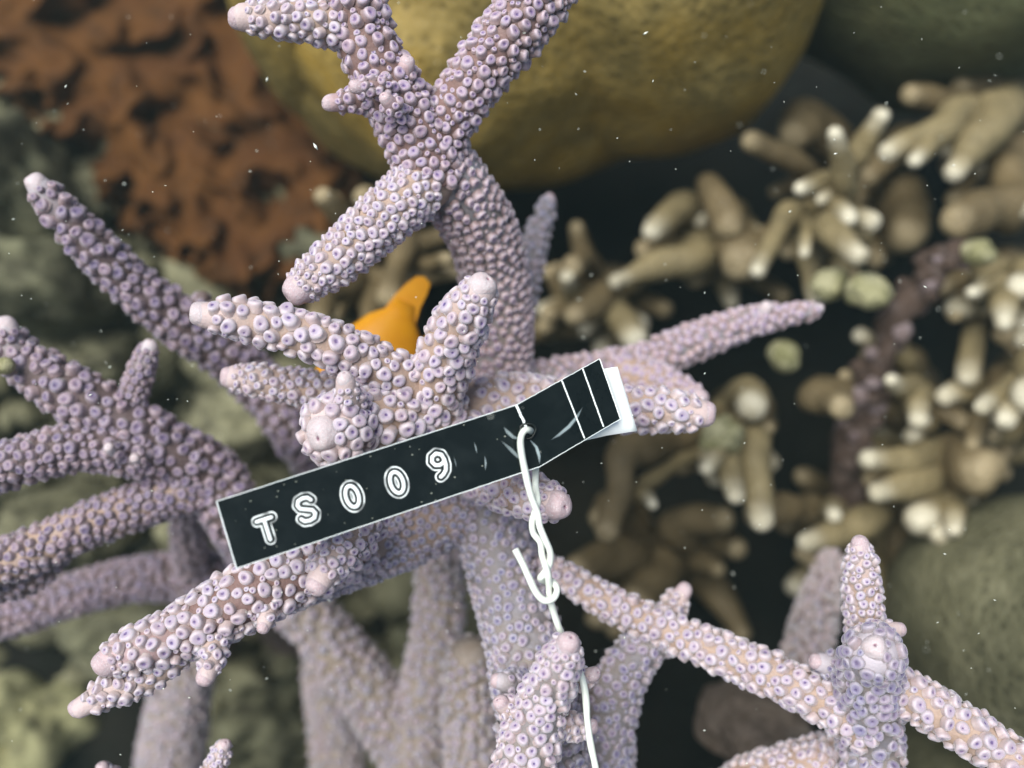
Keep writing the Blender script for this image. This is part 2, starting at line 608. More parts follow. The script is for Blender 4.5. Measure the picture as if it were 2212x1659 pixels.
    def finish(self, bvh, limit=300):
        scored = []
        for i, (q, d, rr, bi, near) in enumerate(self.cors):
            v = q - CAM
            px, py, dep = pixel_of(q)
            face = -d.dot(v.normalized())
            if not (-5 < px < 2217 and -5 < py < 1664) or face < 0.05:
                continue
            top = q + d * rr
            dist = (top - CAM).length
            hit = bvh.ray_cast(CAM, (top - CAM).normalized())
            if hit[0] is not None and hit[3] < dist - rr * 1.2:
                continue
            scored.append((rr / dep * (0.4 + face), i))
        scored.sort(reverse=True)
        single = set(i for _, i in scored[:limit])
        rest = {}
        for i, (q, d, rr, bi, near) in enumerate(self.cors):
            b = self.branches[bi]
            if i in single:
                o = bpy.data.objects.new('corallite', cor_mesh(random.randrange(len(VARIANTS)), b['cor']))
                COL.objects.link(o)
                o.parent = b['o']
                o.matrix_parent_inverse = Matrix.Translation(-self.root.location * 0)
                mw = Matrix.Translation(q) @ align(d, random.uniform(0, 6.28)).to_4x4() @ Matrix.Scale(rr, 4)
                o.matrix_basis = mw
            else:
                rest.setdefault(b['cor'], []).append((q, d, rr, pixel_of(q)[2]))
        if rest:
            V, Q, T, Rn, MI = [], [], [], [], []
            off = 0
            mats = list(rest)
            for mi, k in enumerate(mats):
                for q, d, rr, dep in rest[k]:
                    if dep < 19.2:
                        v, qd, t, _ = VARIANTS[random.randrange(len(VARIANTS))]
                    else:
                        v, qd, t = v8, q8, t8
                    Mx = np.array(align(d, random.uniform(0, 6.28)))
                    V.append((v * rr) @ Mx.T + np.array(q))
                    Q.append(qd + off)
                    T.append(t)
                    Rn.append(np.full(len(v), random.random()))
                    MI.append(np.full(len(qd), mi))
                    off += len(v)
            me = mesh_quads(np.concatenate(V), np.concatenate(Q), {'t': np.concatenate(T), 'rnd': np.concatenate(Rn)})
            for k in mats:
                me.materials.append(M[k])
            me.polygons.foreach_set('material_index', np.concatenate(MI).astype(np.int32))
            o = obj('corallites', me, None, self.root)
            o['kind'] = 'stuff'


# ------------------------------------------------------------------ staghorn colonies
# outer radius in photo pixels; depth in cm
GR = 'staghorn coral colonies'
C1 = Colony(P(1060, 1120, 30), 'pale lilac staghorn coral carrying the black tag, branching across the middle', GR)
MV = dict(skin='branch_mauve', cor='cor_mauve')
FR = dict(skin='branch_front', cor='cor_front')
BL = dict(skin='branch_blue', cor='cor_blue')
# upper crossing
C1.branch([(935, 400, 18.9, 82), (905, 310, 18.6, 84), (850, 205, 18.2, 82), (800, 110, 17.9, 76), (770, 0, 17.6, 72), (752, -100, 17.4, 62), (735, -220, 17.1, 36)], tip='tip', size=14.5, gap=1.14, small=0.3, **MV)
C1.branch([(790, 70, 17.9, 58), (700, 52, 17.6, 52), (610, 42, 17.4, 47), (525, 38, 17.3, 36)], tipcut=0.9, size=13.5, gap=1.0, lean=0.6, tip='tip', skin='branch_front', cor='cor_front')
C1.branch([(925, 380, 18.9, 76), (960, 275, 18.7, 72), (1010, 195, 18.4, 72), (1080, 100, 18.1, 78), (1150, 10, 17.9, 84), (1215, -90, 17.8, 74), (1290, -220, 17.6, 38)], tip='tip', size=14, gap=1.1, small=0.3, **MV)
C1.branch([(945, 370, 19.0, 70), (900, 410, 18.7, 68), (830, 470, 18.3, 64), (735, 555, 17.9, 56), (648, 622, 17.6, 40)], size=12.5, gap=0.96, lean=0.75, tip='tip', core=0.88, **FR)
C1.branch([(930, 330, 18.9, 70), (985, 410, 19.4, 82), (1040, 500, 20.2, 82), (1068, 600, 21, 80), (1080, 720, 21.6, 76), (1070, 830, 21.8, 80), (1060, 980, 21.6, 85), (1050, 1120, 21.4, 85)],
          size=11, gap=1.02, skin='branch_blue', cor='cor_mauve', core=0.88)
C1.branch([(1090, 760, 22.6, 40), (1128, 640, 22.8, 36), (1155, 530, 23, 30), (1186, 432, 23.2, 17)], size=11, gap=1.02, lean=0.8, tip='tip', tip_len=0.6, skin='branch_blue', cor='cor_blue')
for (x0, y0, x1, y1, d, r, t) in ((835, 212, 716, 222, 17.8, 26, 'tip'), (862, 200, 878, 140, 17.7, 25, 'tip'), (862, 248, 835, 215, 17.3, 22, 'tip'), (850, 192, 770, 187, 17.2, 22, 'tip'),
                                  (990, 370, 1003, 330, 19.0, 22, 'tip')):
    C1.branch([(x0, y0, d + 0.6, r + 6), ((x0 + x1) / 2, (y0 + y1) / 2, d + 0.2, r + 3), (x1, y1, d, r * 0.9)], size=8, tip=t, name='branchlet', lean=0.8, tip_len=0.5, **MV)
# central cluster around the tag
C1.branch([(960, 900, 19.0, 70), (880, 835, 18.4, 66), (790, 780, 17.9, 60), (700, 738, 17.5, 58), (600, 710, 17.3, 54), (505, 688, 17.1, 46), (440, 680, 17.0, 36)], size=17, gap=1.0, small=0.05, lean=0.32, tip='tip_white', tip_len=1.5, tipcut=1.2, **FR)
C1.branch([(930, 920, 19.0, 68), (945, 830, 18.4, 68), (970, 750, 17.9, 68), (1005, 680, 17.4, 62), (1038, 625, 17.0, 42)], size=17, gap=0.92, small=0.05, lean=0.42, tip='tip_white', tipcut=0.3, **FR)
C1.branch([(990, 930, 19.3, 72), (900, 900, 18.6, 76), (820, 905, 18.1, 84), (765, 916, 17.9, 94), (722, 930, 17.25, 88)], size=17.5, gap=0.92, small=0.05, lean=0.4, tip='tip_white', tip_r=41, core=0.8, **FR)
C1.branch([(765, 890, 17.4, 42), (752, 855, 17.0, 32), (746, 822, 16.8, 25)], size=9, tip='tip_white', name='branchlet', lean=0.9, tip_len=0.9, **FR)
C1.branch([(900, 900, 19.6, 54), (780, 865, 19.4, 52), (680, 842, 19.2, 47), (580, 826, 19.0, 41), (505, 815, 18.9, 32)], size=12, gap=1.03, lean=0.6, tip='tip', **FR)
C1.branch([(980, 900, 19.8, 76), (1080, 870, 19.7, 70), (1200, 872, 19.6, 62), (1330, 882, 19.2, 54), (1440, 888, 18.9, 48), (1515, 893, 18.8, 38)], size=16, gap=1.02, tip='tip', **FR)
C1.branch([(1030, 1020, 20, 66), (1090, 1050, 18.8, 60), (1150, 1072, 17.9, 54), (1200, 1090, 17.3, 42)], size=14.5, gap=1.0, lean=0.55, tip='tip', **FR)
C1.branch([(985, 880, 19.4, 80), (1010, 960, 20.2, 86), (1040, 1040, 21.0, 90), (1060, 1120, 21.4, 90)], size=13, gap=1.02, **FR)
# rear right arm
C1.branch([(1080, 830, 22, 54), (1230, 812, 22.6, 52), (1380, 785, 22.8, 52), (1500, 738, 22.8, 50), (1620, 695, 22.7, 40), (1765, 668, 22.5, 17)], size=12, gap=1.0, lean=0.5, tip='tip_white', tip_len=0.6, skin='branch_blue', cor='cor_mauve', core=0.72)
C1.branch([(1630, 700, 22.7, 30), (1655, 665, 22.4, 18)], size=9, tip='tip_white', name='branchlet', tip_len=0.5, skin='branch_blue', cor='cor_mauve')
C1.branch([(1330, 800, 22.8, 50), (1430, 830, 22, 44), (1505, 858, 21.4, 28)], size=12, tip='tip', skin='branch_front', cor='cor_mauve')
# lower left
C1.branch([(1060, 1060, 21.2, 76), (960, 1115, 20.8, 72), (850, 1170, 20.2, 70), (740, 1210, 19.6, 70), (640, 1245, 19, 70)], size=11, gap=0.98, core=0.9, skin='branch_front', cor='cor_blue')
C1.branch([(770, 1170, 19.4, 80), (660, 1222, 18.6, 92), (560, 1275, 18.1, 88), (460, 1330, 17.7, 78), (360, 1378, 17.4, 66), (265, 1415, 17.1, 54), (236, 1428, 17.0, 40)], size=16, gap=1.0, lean=0.35, tip='tip', small=0.4, skin='branch_mauve', cor='cor_front', tip_len=1.6)
C1.branch([(420, 1365, 17.7, 50), (310, 1462, 17.4, 44), (240, 1492, 17.2, 38), (172, 1530, 17.1, 27)], tipcut=1.6, small=0.03, size=12.5, gap=1.03, lean=0.6, tip='tip', tip_len=2.0, **FR)
C1.branch([(466, 1350, 17.7, 40), (458, 1425, 17.1, 28), (445, 1462, 16.9, 25)], size=10, tip='tip', name='branchlet', lean=0.8, **FR)
C1.branch([(790, 1125, 18.2, 58), (740, 1185, 17.3, 52), (706, 1228, 16.8, 42), (688, 1258, 16.6, 34)], size=13.5, gap=1.02, tip='tip', name='branchlet', lean=0.6, **FR)
C1.branch([(588, 1265, 18.1, 28), (575, 1335, 17.6, 24), (570, 1352, 17.5, 20)], size=9, tip='tip', name='branchlet', **FR)
# lower trunk and front tip
C1.branch([(1050, 1080, 21.2, 82), (1085, 1220, 20.6, 84), (1125, 1360, 20.0, 88), (1150, 1480, 19.4, 92), (1170, 1600, 19.2, 98), (1190, 1760, 19.4, 105), (1200, 1900, 23, 110), (1200, 1960, 31, 115), (1190, 1960, 38, 120)], size=11.5, gap=0.97, core=0.9, **BL)
C1.branch([(1180, 2000, 22, 84), (1140, 1890, 18.6, 88), (1120, 1780, 17.6, 88), (1130, 1680, 17.4, 80), (1145, 1590, 17.3, 74), (1175, 1510, 17.1, 60), (1205, 1445, 16.7, 51), (1226, 1395, 16.3, 36)], size=16, gap=0.96, lean=0.7, tip='tip', skin='branch_blue', cor='cor_front', small=0.3)
C1.branch([(1196, 1484, 17.0, 30), (1255, 1465, 17.5, 24), (1280, 1457, 17.4, 22)], size=9, tip='tip', name='branchlet', tip_len=0.9, **FR)
C1.branch([(1156, 1552, 17.25, 38), (1100, 1530, 17.3, 30), (1083, 1520, 17.2, 24)], size=11, tip='tip', name='branchlet', tip_len=0.7, **FR)
C1.branch([(1150, 1484, 19.2, 44), (1098, 1475, 18.3, 28), (1078, 1470, 18.2, 22)], size=11, tip='tip', name='branchlet', tip_len=0.5, **BL)
C1.branch([(1160, 1566, 17.3, 40), (1250, 1572, 17.7, 30), (1272, 1570, 17.7, 24)], size=11, tip='tip', name='branchlet', tip_len=0.6, **FR)

C2 = Colony(P(450, 1150, 34), 'dusky mauve staghorn coral spreading over the left side of the photo', GR)
DK = dict(skin='branch_dusky', cor='cor_dusky')
C2.branch([(800, 1160, 38, 84), (740, 1060, 30, 70), (640, 930, 24.5, 60), (560, 830, 23.6, 62), (470, 750, 22.6, 60), (380, 690, 21.8, 58), (280, 610, 21, 54), (180, 510, 20.2, 48), (85, 405, 19.6, 34)], size=13.5, gap=1.0, lean=0.5, tip='tip_white', tip_len=1.0, skin='branch_dusky', cor='cor_dusky')
C2.branch([(400, 700, 22, 30), (430, 660, 21.8, 24), (440, 640, 21.7, 16)], size=8, name='branchlet', **DK)
C2.branch([(640, 1360, 39, 90), (590, 1240, 29, 80), (520, 1130, 23, 74), (450, 1030, 22, 78), (350, 965, 21.2, 74), (240, 895, 20.6, 70), (130, 835, 20.2, 66), (40, 770, 20, 50), (14, 712, 19.8, 34)], size=13, gap=1.0, tip='tip_white', tip_len=1.0, **DK)
C2.branch([(270, 910, 20.8, 38), (292, 840, 20.6, 34), (312, 780, 20.4, 28), (322, 752, 20.3, 22)], size=10, tip='tip_white', tip_len=0.8, **DK)
C2.branch([(420, 1010, 22, 64), (300, 980, 20.8, 62), (180, 965, 20.2, 60), (80, 985, 19.8, 58), (-60, 1030, 19.4, 56), (-190, 1070, 19.0, 34)], tip='tip_white', size=13, gap=0.98, **DK)
C2.branch([(500, 1020, 22.6, 62), (420, 1050, 21.8, 62), (320, 1085, 21.2, 58), (200, 1130, 20.6, 56), (90, 1180, 20.2, 56), (-60, 1240, 19.8, 54), (-200, 1290, 19.4, 34)], tip='tip_white', size=12, gap=0.98, skin='branch_front', cor='cor_dusky')
C2.branch([(130, 1180, 20.8, 40), (60, 1240, 20.6, 46), (-40, 1270, 20.5, 44), (-130, 1300, 20.3, 28)], tip='tip_white', size=12, **DK)
C2.branch([(420, 1010, 23, 46), (408, 1120, 24.5, 42), (415, 1230, 26, 40), (440, 1330, 29, 46), (470, 1400, 38, 54)], size=10, gap=0.98, **DK)
C2.branch([(600, 1300, 34, 60), (470, 1250, 27, 56), (380, 1245, 26.5, 54), (270, 1255, 26, 48), (140, 1290, 25.4, 46), (10, 1330, 25, 48), (-120, 1350, 24.5, 30)], tip='tip_white', size=9.5, gap=0.97, skin='branch_dusky', cor='cor_dusky', core=0.92)
C2.branch([(262, 985, 20.5, 26), (246, 978, 20.1, 22), (236, 968, 19.8, 15)], size=9, name='branchlet', tip='tip_white', **DK)
C2.branch([(312, 985, 20.7, 26), (300, 990, 20.3, 20), (292, 990, 20.1, 14)], size=9, name='branchlet', tip='tip_white', **DK)

C3 = Colony(P(1000, 1700, 34), 'blurred thick staghorn branches deep below the tag, forming a V', GR)
DB = dict(skin='branch_grey', cor='cor_grey', core=0.93)
C3.branch([(1060, 1960, 38, 95), (1040, 1900, 31, 92), (1000, 1790, 27, 85), (900, 1630, 26.6, 80), (820, 1520, 26.2, 72), (740, 1420, 25.8, 64), (680, 1340, 25.5, 58), (630, 1250, 25.2, 50)], size=12, gap=1.1, skin='branch_grey', cor='cor_grey', core=0.93)
C3.branch([(930, 1860, 37, 70), (910, 1780, 29, 66), (890, 1680, 26.4, 62), (915, 1540, 26, 62), (940, 1400, 25.4, 58), (950, 1290, 25, 54), (945, 1200, 24.6, 46)], size=12, gap=1.1, skin='branch_grey', cor='cor_grey', core=0.93)
C3.branch([(1080, 1960, 36, 80), (1055, 1890, 29, 70), (1040, 1790, 24.5, 64), (1025, 1640, 24, 62), (1015, 1520, 23.4, 60), (1015, 1420, 22.8, 52)], size=12, gap=1.1, **DB)
C3.branch([(760, 1920, 39, 66), (740, 1800, 30, 60), (725, 1600, 30, 56), (700, 1440, 29.6, 46), (690, 1360, 29.3, 30)], size=11, gap=1.1, skin='branch_grey', cor='cor_grey', core=0.93)
C3.branch([(400, 1920, 39, 84), (380, 1850, 31, 78), (368, 1680, 30, 74), (380, 1560, 29, 68), (400, 1460, 28, 58), (420, 1390, 27.5, 40)], size=11, gap=1.1, skin='branch_grey', cor='cor_grey', core=0.93)
C3.branch([(640, 1360, 26, 26), (610, 1330, 25.6, 24), (590, 1315, 25.4, 18)], size=7, name='branchlet', tip='tip', skin='branch_grey', cor='cor_grey')
C3.branch([(395, 1500, 28.2, 30), (335, 1480, 27.8, 24), (312, 1478, 27.6, 18)], size=7, name='branchlet', tip='tip', skin='branch_grey', cor='cor_grey')

C4 = Colony(P(1700, 1800, 30), 'lilac staghorn coral at the lower right with one tip facing the viewer', GR)
C4.branch([(1300, 1980, 37, 110), (1305, 1920, 27, 100), (1300, 1800, 21, 90), (1300, 1640, 20.8, 82), (1315, 1530, 20.4, 74), (1370, 1420, 20, 58), (1430, 1370, 19.8, 48)], size=11.5, gap=0.98, **BL)
C4.branch([(1880, 1580, 18.4, 58), (1790, 1520, 18.5, 56), (1680, 1465, 18.8, 53), (1550, 1408, 19.2, 49), (1420, 1352, 19.6, 44), (1310, 1300, 19.9, 40), (1215, 1240, 20.1, 30), (1180, 1215, 20.2, 22)], size=14, gap=1.0, lean=0.35, tip='tip', **FR)
C4.branch([(1430, 1350, 20, 36), (1455, 1310, 20.2, 32), (1476, 1278, 20.2, 24)], size=9, tip='tip', name='branchlet', tip_len=1.0, **FR)
C4.branch([(1800, 1960, 37, 110), (1850, 1890, 27, 95), (1880, 1720, 19.6, 84), (1878, 1600, 18.9, 80), (1876, 1500, 18.1, 76), (1882, 1430, 17.5, 76), (1886, 1410, 17.1, 70)], tip_r=30, size=15, gap=0.88, lean=0.7, tip='tip_white', skin='branch_blue', cor='cor_blue')
C4.branch([(1878, 1440, 18.6, 50), (1868, 1340, 18.4, 46), (1862, 1250, 18.2, 42), (1858, 1180, 18.1, 27)], size=11.5, gap=1.02, lean=0.55, tip='tip', tip_len=1.0, **FR)
C4.branch([(1900, 1370, 17.9, 28), (1925, 1362, 17.8, 24), (1938, 1360, 17.8, 22)], size=9, tip='tip', name='branchlet', tip_len=0.8, **FR)
C4.branch([(1900, 1420, 18, 28), (1925, 1418, 18, 24), (1938, 1417, 18, 20)], size=9, tip='tip', name='branchlet', tip_len=0.8, **FR)
C4.branch([(1860, 1470, 18.3, 58), (1960, 1500, 18.0, 56), (2060, 1560, 17.7, 57), (2160, 1625, 17.4, 57), (2290, 1710, 17.1, 52), (2420, 1790, 16.8, 36)], tip='tip', size=16, gap=1.0, **FR)
C4.branch([(1870, 1470, 18.3, 46), (1810, 1440, 18.4, 40), (1772, 1430, 18.4, 26)], size=11, tip='tip', name='branchlet', **BL)
C4.branch([(1900, 1580, 19.2, 70), (1830, 1640, 19.8, 80), (1740, 1680, 20.2, 95), (1620, 1740, 20.8, 110), (1580, 1850, 26, 110), (1560, 1900, 36, 115)], size=12, gap=0.98, skin='branch_front', cor='cor_front', lean=0.2)
C4.branch([(1730, 1480, 25, 56), (1745, 1400, 25.6, 52), (1772, 1300, 26.2, 46), (1800, 1215, 26.8, 32)], size=11, gap=1.05, skin='branch_dusky', cor='cor_grey', core=0.9)

C5 = Colony(P(460, 1800, 24), 'small lilac staghorn tips poking up at the lower left edge', GR)
C5.branch([(470, 1960, 37, 60), (440, 1880, 25, 44), (420, 1760, 19.4, 34), (450, 1690, 19.0, 30), (472, 1640, 18.7, 25), (484, 1610, 18.5, 18)], size=9, tip='tip', tip_len=0.9, **FR)
C5.branch([(470, 1960, 37, 56), (450, 1890, 26, 44), (420, 1780, 19.6, 34), (300, 1720, 19.6, 32), (235, 1680, 19.5, 26), (222, 1662, 19.4, 20)], size=9, tip='tip', tip_len=0.9, **FR)

COLONIES = [C1, C2, C3, C4, C5]
bv, bf = [], []
for C in COLONIES:
    for b in C.branches:
        me = b['o'].data
        off = len(bv)
        bv += [v.co.copy() for v in me.vertices]
        bf += [tuple(i + off for i in p.vertices) for p in me.polygons]
BVH = BVHTree.FromPolygons(bv, bf)
for C in COLONIES:
    C.grow()
    C.finish(BVH)


# ------------------------------------------------------------------ boulder corals
def blob(center, axes, basis=None, seed=0, amp=0.08, freq=0.16, sub=5, extra=None):
    """Noise-displaced ellipsoid; axes given in (right, up, forward) camera directions."""
    import bmesh
    bm = bmesh.new()
    bmesh.ops.create_icosphere(bm, subdivisions=sub, radius=1)
    ex = basis or (RIGHT, UP, FWD)
    R = sum(axes) / 3
    for v in bm.verts:
        n = v.co.normalized()
        s = 1 + amp * 2 * noise.fractal(n * (R * freq) + Vector((seed * 7.1, seed * 3.3, 0)), 1.0, 2.0, 3)
        if extra:
            s *= extra(n)
        v.co = center + (ex[0] * (n.x * axes[0]) + ex[1] * (n.y * axes[1]) + ex[2] * (n.z * axes[2])) * s
    me = bpy.data.meshes.new('mesh')
    bm.to_mesh(me)
    bm.free()
    me.polygons.foreach_set('use_smooth', [True] * len(me.polygons))
    return me


GM = 'massive boulder corals'
def lobed(label, mat, lobes, loc, amp=0.06):
    r = empty('boulder_coral', loc)
    tag(r, label, 'coral', GM)
    for i, (x, y, d, a, b, c) in enumerate(lobes):
        k = KPX * d
        obj('lobe', blob(P(x, y, d), (a * k, b * k, c), seed=x * 0.01 + i, amp=amp), M[mat], r)


lobed('large golden brown boulder coral behind the crossing branches at top', 'gold',
      [(1380, -10, 33, 365, 330, 8.5), (1030, 60, 34, 440, 370, 8.5), (760, -60, 34.5, 250, 330, 8)], P(1200, 100, 46))
lobed('dark olive green boulder coral cut off by the top right corner', 'olive', [(2080, -120, 34, 370, 315, 8.5)], P(2080, 0, 48))
lobed('grey green boulder coral at the lower right edge', 'greygreen', [(2240, 1370, 29, 270, 300, 7)], P(2200, 1400, 40))
lobed('small olive boulder coral in the bottom right corner', 'greygreen', [(2080, 1660, 34, 130, 110, 5)], P(2080, 1680, 38))


# ------------------------------------------------------------------ finger corals
GF = 'tan finger corals on the right'
FIN = 0
def finger_colony(label, anchor, fingers, depth, mat='finger', dull=(), extra=14):
    global FIN
    ax, ay = anchor
    loc = P(ax, ay, depth + 10)
    r = empty('finger_coral', loc)
    tag(r, label, 'coral', GF)
    fingers = [(f[0], f[1], f[2], f[3], f[4] * 0.86, f[5] * 0.86) for f in fingers]
    nreal = len(fingers)
    dirs = [math.atan2(f[3] - f[1], f[2] - f[0]) for f in fingers]
    depth = depth - 2.5
    pts, rad = spline([(ax, ay, depth + 13, 70), (ax + 6, ay + 4, depth + 8, 56), (ax, ay, depth + 4, 40)])
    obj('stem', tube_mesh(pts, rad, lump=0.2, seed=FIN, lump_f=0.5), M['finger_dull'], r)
    for _ in range(extra):
        a = random.choice(dirs) + random.uniform(-0.45, 0.45)
        ox, oy = random.uniform(-70, 70), random.uniform(-60, 60)
        l0, l1 = random.uniform(20, 60), random.uniform(85, 190)
        b = a + random.uniform(-0.4, 0.4)
        fingers.append((ax + ox + l0 * math.cos(a), ay + oy + l0 * math.sin(a), ax + ox + l1 * math.cos(b), ay + oy + l1 * math.sin(b) * 0.9, random.uniform(24, 36), random.uniform(15, 24), random.uniform(1.5, 4.5)))
    for i, f in enumerate(fingers):
        x0, y0, x1, y1, r0, r1 = f[:6]
        dd = f[6] if len(f) > 6 else random.uniform(-0.8, 0.8)
        FIN += 1
        mx, my = (x0 + x1) / 2 + random.uniform(-6, 6), (y0 + y1) / 2 + random.uniform(-6, 6)
        c = [(ax, ay, depth + 5, max(r0 * 1.05, 30)), ((ax + x0 * 2) / 3, (ay + y0 * 2) / 3, depth + 2.2 + dd, r0 * 1.05), (x0, y0, depth + 0.8 + dd, r0), (mx, my, depth + dd, (r0 + r1) / 2), (x1, y1, depth - 0.6 + dd, r1)]
        pts, rad = spline(c, 6)
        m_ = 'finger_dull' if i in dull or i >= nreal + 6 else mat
        obj('finger', tube_mesh(pts, rad, segs=18, lump=0.2, tip_len=(0.85 if m_ == 'finger' else 0.6), seed=FIN * 2.1, lump_f=0.9, flat_tip=0.9), M[m_], r)


finger_colony('finger coral with the tallest white upward tip, right of the golden boulder coral', (1800, 450),
              [(1825, 390, 1803, 288, 36, 20), (1795, 390, 1728, 408, 32, 20), (1800, 410, 1775, 432, 28, 18), (1700, 470, 1636, 585, 32, 18), (1750, 480, 1738, 545, 20, 15),
               (1790, 490, 1855, 550, 38, 27), (1800, 455, 1832, 470, 34, 30)], 31)
finger_colony('finger coral with a thick slanting finger at the right edge below the olive boulder', (2180, 250),
              [(2160, 240, 2062, 372, 56, 28), (2060, 260, 1918, 328, 46, 24), (2010, 290, 1975, 345, 34, 22), (2190, 440, 2075, 478, 62, 50), (2260, 420, 2200, 445, 40, 36)], 33, dull=(3,))
finger_colony('finger coral with a long finger pointing left beneath the golden boulder coral', (1540, 500),
              [(1530, 395, 1575, 480, 30, 46), (1470, 450, 1408, 500, 40, 26), (1500, 555, 1330, 608, 50, 22), (1440, 550, 1415, 580, 34, 24), (1590, 520, 1600, 560, 60, 55)], 34, dull=(0, 4))
finger_colony('pale stubby finger coral left of the yellow green knobs', (1310, 640),
              [(1300, 640, 1245, 680, 44, 34), (1330, 680, 1370, 730, 40, 34), (1260, 560, 1235, 575, 30, 26), (1240, 640, 1225, 600, 28, 20)], 34, dull=(0, 2))
finger_colony('finger coral with two white tips at the right edge beside the dark dead branch', (2190, 600),
              [(2160, 615, 2100, 632, 26, 18), (2170, 640, 2168, 695, 38, 26), (2220, 590, 2205, 620, 40, 30)], 30)
finger_colony('finger coral hanging below the pink tip behind the white tag end', (1590, 900),
              [(1590, 930, 1525, 1012, 30, 18), (1570, 980, 1590, 1070, 40, 24), (1630, 960, 1645, 1125, 40, 32), (1610, 850, 1625, 880, 44, 38), (1350, 980, 1310, 1150, 42, 28), (1380, 1060, 1410, 1090, 20, 14)], 31, dull=(4,))
finger_colony('finger coral beside the upper part of the dark dead branch', (1960, 850),
              [(1960, 840, 1925, 822, 34, 20), (1975, 860, 1985, 905, 40, 28), (1760, 850, 1815, 880, 40, 34)], 31, dull=(2,))
finger_colony('finger coral with two blunt pale tips at the right edge, middle height', (2210, 830),
              [(2190, 840, 2120, 878, 36, 22), (2180, 860, 2172, 908, 36, 26), (2260, 800, 2230, 860, 60, 50)], 30)
finger_colony('finger coral with thick lobes right of the dark dead branch, above the grey boulder', (2030, 1020),
              [(2010, 985, 1875, 992, 46, 24), (2000, 1030, 1895, 1065, 48, 26), (2000, 1090, 1990, 1120, 60, 40), (2020, 1110, 2030, 1158, 44, 24), (2060, 1090, 2060, 1140, 40, 26), (2080, 1000, 2120, 1010, 70, 60)], 32, dull=(5,))
finger_colony('finger coral with one pale finger pointing left above the lower right staghorn tip', (1890, 1120),
              [(1880, 1120, 1740, 1170, 40, 24), (1800, 1100, 1800, 1112, 34, 24), (1700, 1100, 1640, 1110, 40, 36)], 33, dull=(2,))
finger_colony('brown finger coral in the gap right of the twisted wire', (1440, 1200),
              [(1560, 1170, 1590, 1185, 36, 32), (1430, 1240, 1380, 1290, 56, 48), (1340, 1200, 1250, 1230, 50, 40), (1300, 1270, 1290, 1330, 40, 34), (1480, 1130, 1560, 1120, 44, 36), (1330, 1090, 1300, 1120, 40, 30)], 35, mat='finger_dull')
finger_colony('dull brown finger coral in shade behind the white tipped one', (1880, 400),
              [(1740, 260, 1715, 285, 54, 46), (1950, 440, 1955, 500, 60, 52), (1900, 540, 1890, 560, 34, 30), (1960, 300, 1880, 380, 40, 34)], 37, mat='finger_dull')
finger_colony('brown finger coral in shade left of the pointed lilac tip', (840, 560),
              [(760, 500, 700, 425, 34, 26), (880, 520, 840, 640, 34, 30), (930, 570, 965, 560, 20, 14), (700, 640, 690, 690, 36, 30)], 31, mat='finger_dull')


# ------------------------------------------------------------------ yellow green knobs
GY = 'yellow green coral knobs'
for x, y, d, r, label in ((1872, 632, 28, 48, 'round bright yellow green coral knob beside the dark dead branch'),
                          (1788, 615, 28.6, 40, 'duller green coral knob left of the bright yellow one'),
                          (1700, 770, 28, 33, 'yellow coral knob under the tip of the rear lilac branch'),
                          (2115, 545, 27.8, 34, 'flat yellow crusted knob on top of the dark dead branch'),
                          (12, 790, 19.3, 24, 'bright yellow lump at the left edge on the mauve branch'),
                          (1560, 940, 28, 44, 'green yellow lump below the pink tip by the tag end')):
    k = KPX * d
    o = obj('encrusting_coral', blob(P(x, y, d), (r * k, r * k * 0.92, r * k), seed=x * 0.013, amp=0.22, freq=1.1, sub=4), M['yellow'])
    tag(o, label, 'coral', GY)


# ------------------------------------------------------------------ dead branch
def dead_branch():
    r = empty('dead_coral', P(1820, 1150, 36))
    tag(r, 'dark maroon dead branch crusted with pale knobs, upright among finger corals', 'dead coral')
    pts, rad = spline([(1815, 1200, 33, 38), (1828, 1050, 31, 36), (1850, 920, 30, 33), (1890, 800, 29.4, 30), (1935, 700, 29, 30), (1985, 615, 28.6, 30), (2040, 560, 28.4, 26), (2085, 540, 28.3, 22)])
    obj('branch', tube_mesh(pts, rad, lump=0.4, lump_f=1.3, seed=5), M['dead'], r)
    F = frames(pts)
    for i in range(90):
        j = random.randrange(int(len(pts) * 0.35), len(pts) - 1)
        a = random.uniform(0, 6.28)
        nd = F[j][1] * math.cos(a) + F[j][2] * math.sin(a)
        rr = random.uniform(0.10, 0.30)
        o = obj('crust_knob', blob(pts[j] + nd * rad[j] * 1.02, (rr, rr, rr), seed=i, amp=0.25, freq=4, sub=2), M['dead_knob' if random.random() < 0.33 else 'dead'], r)


dead_branch()


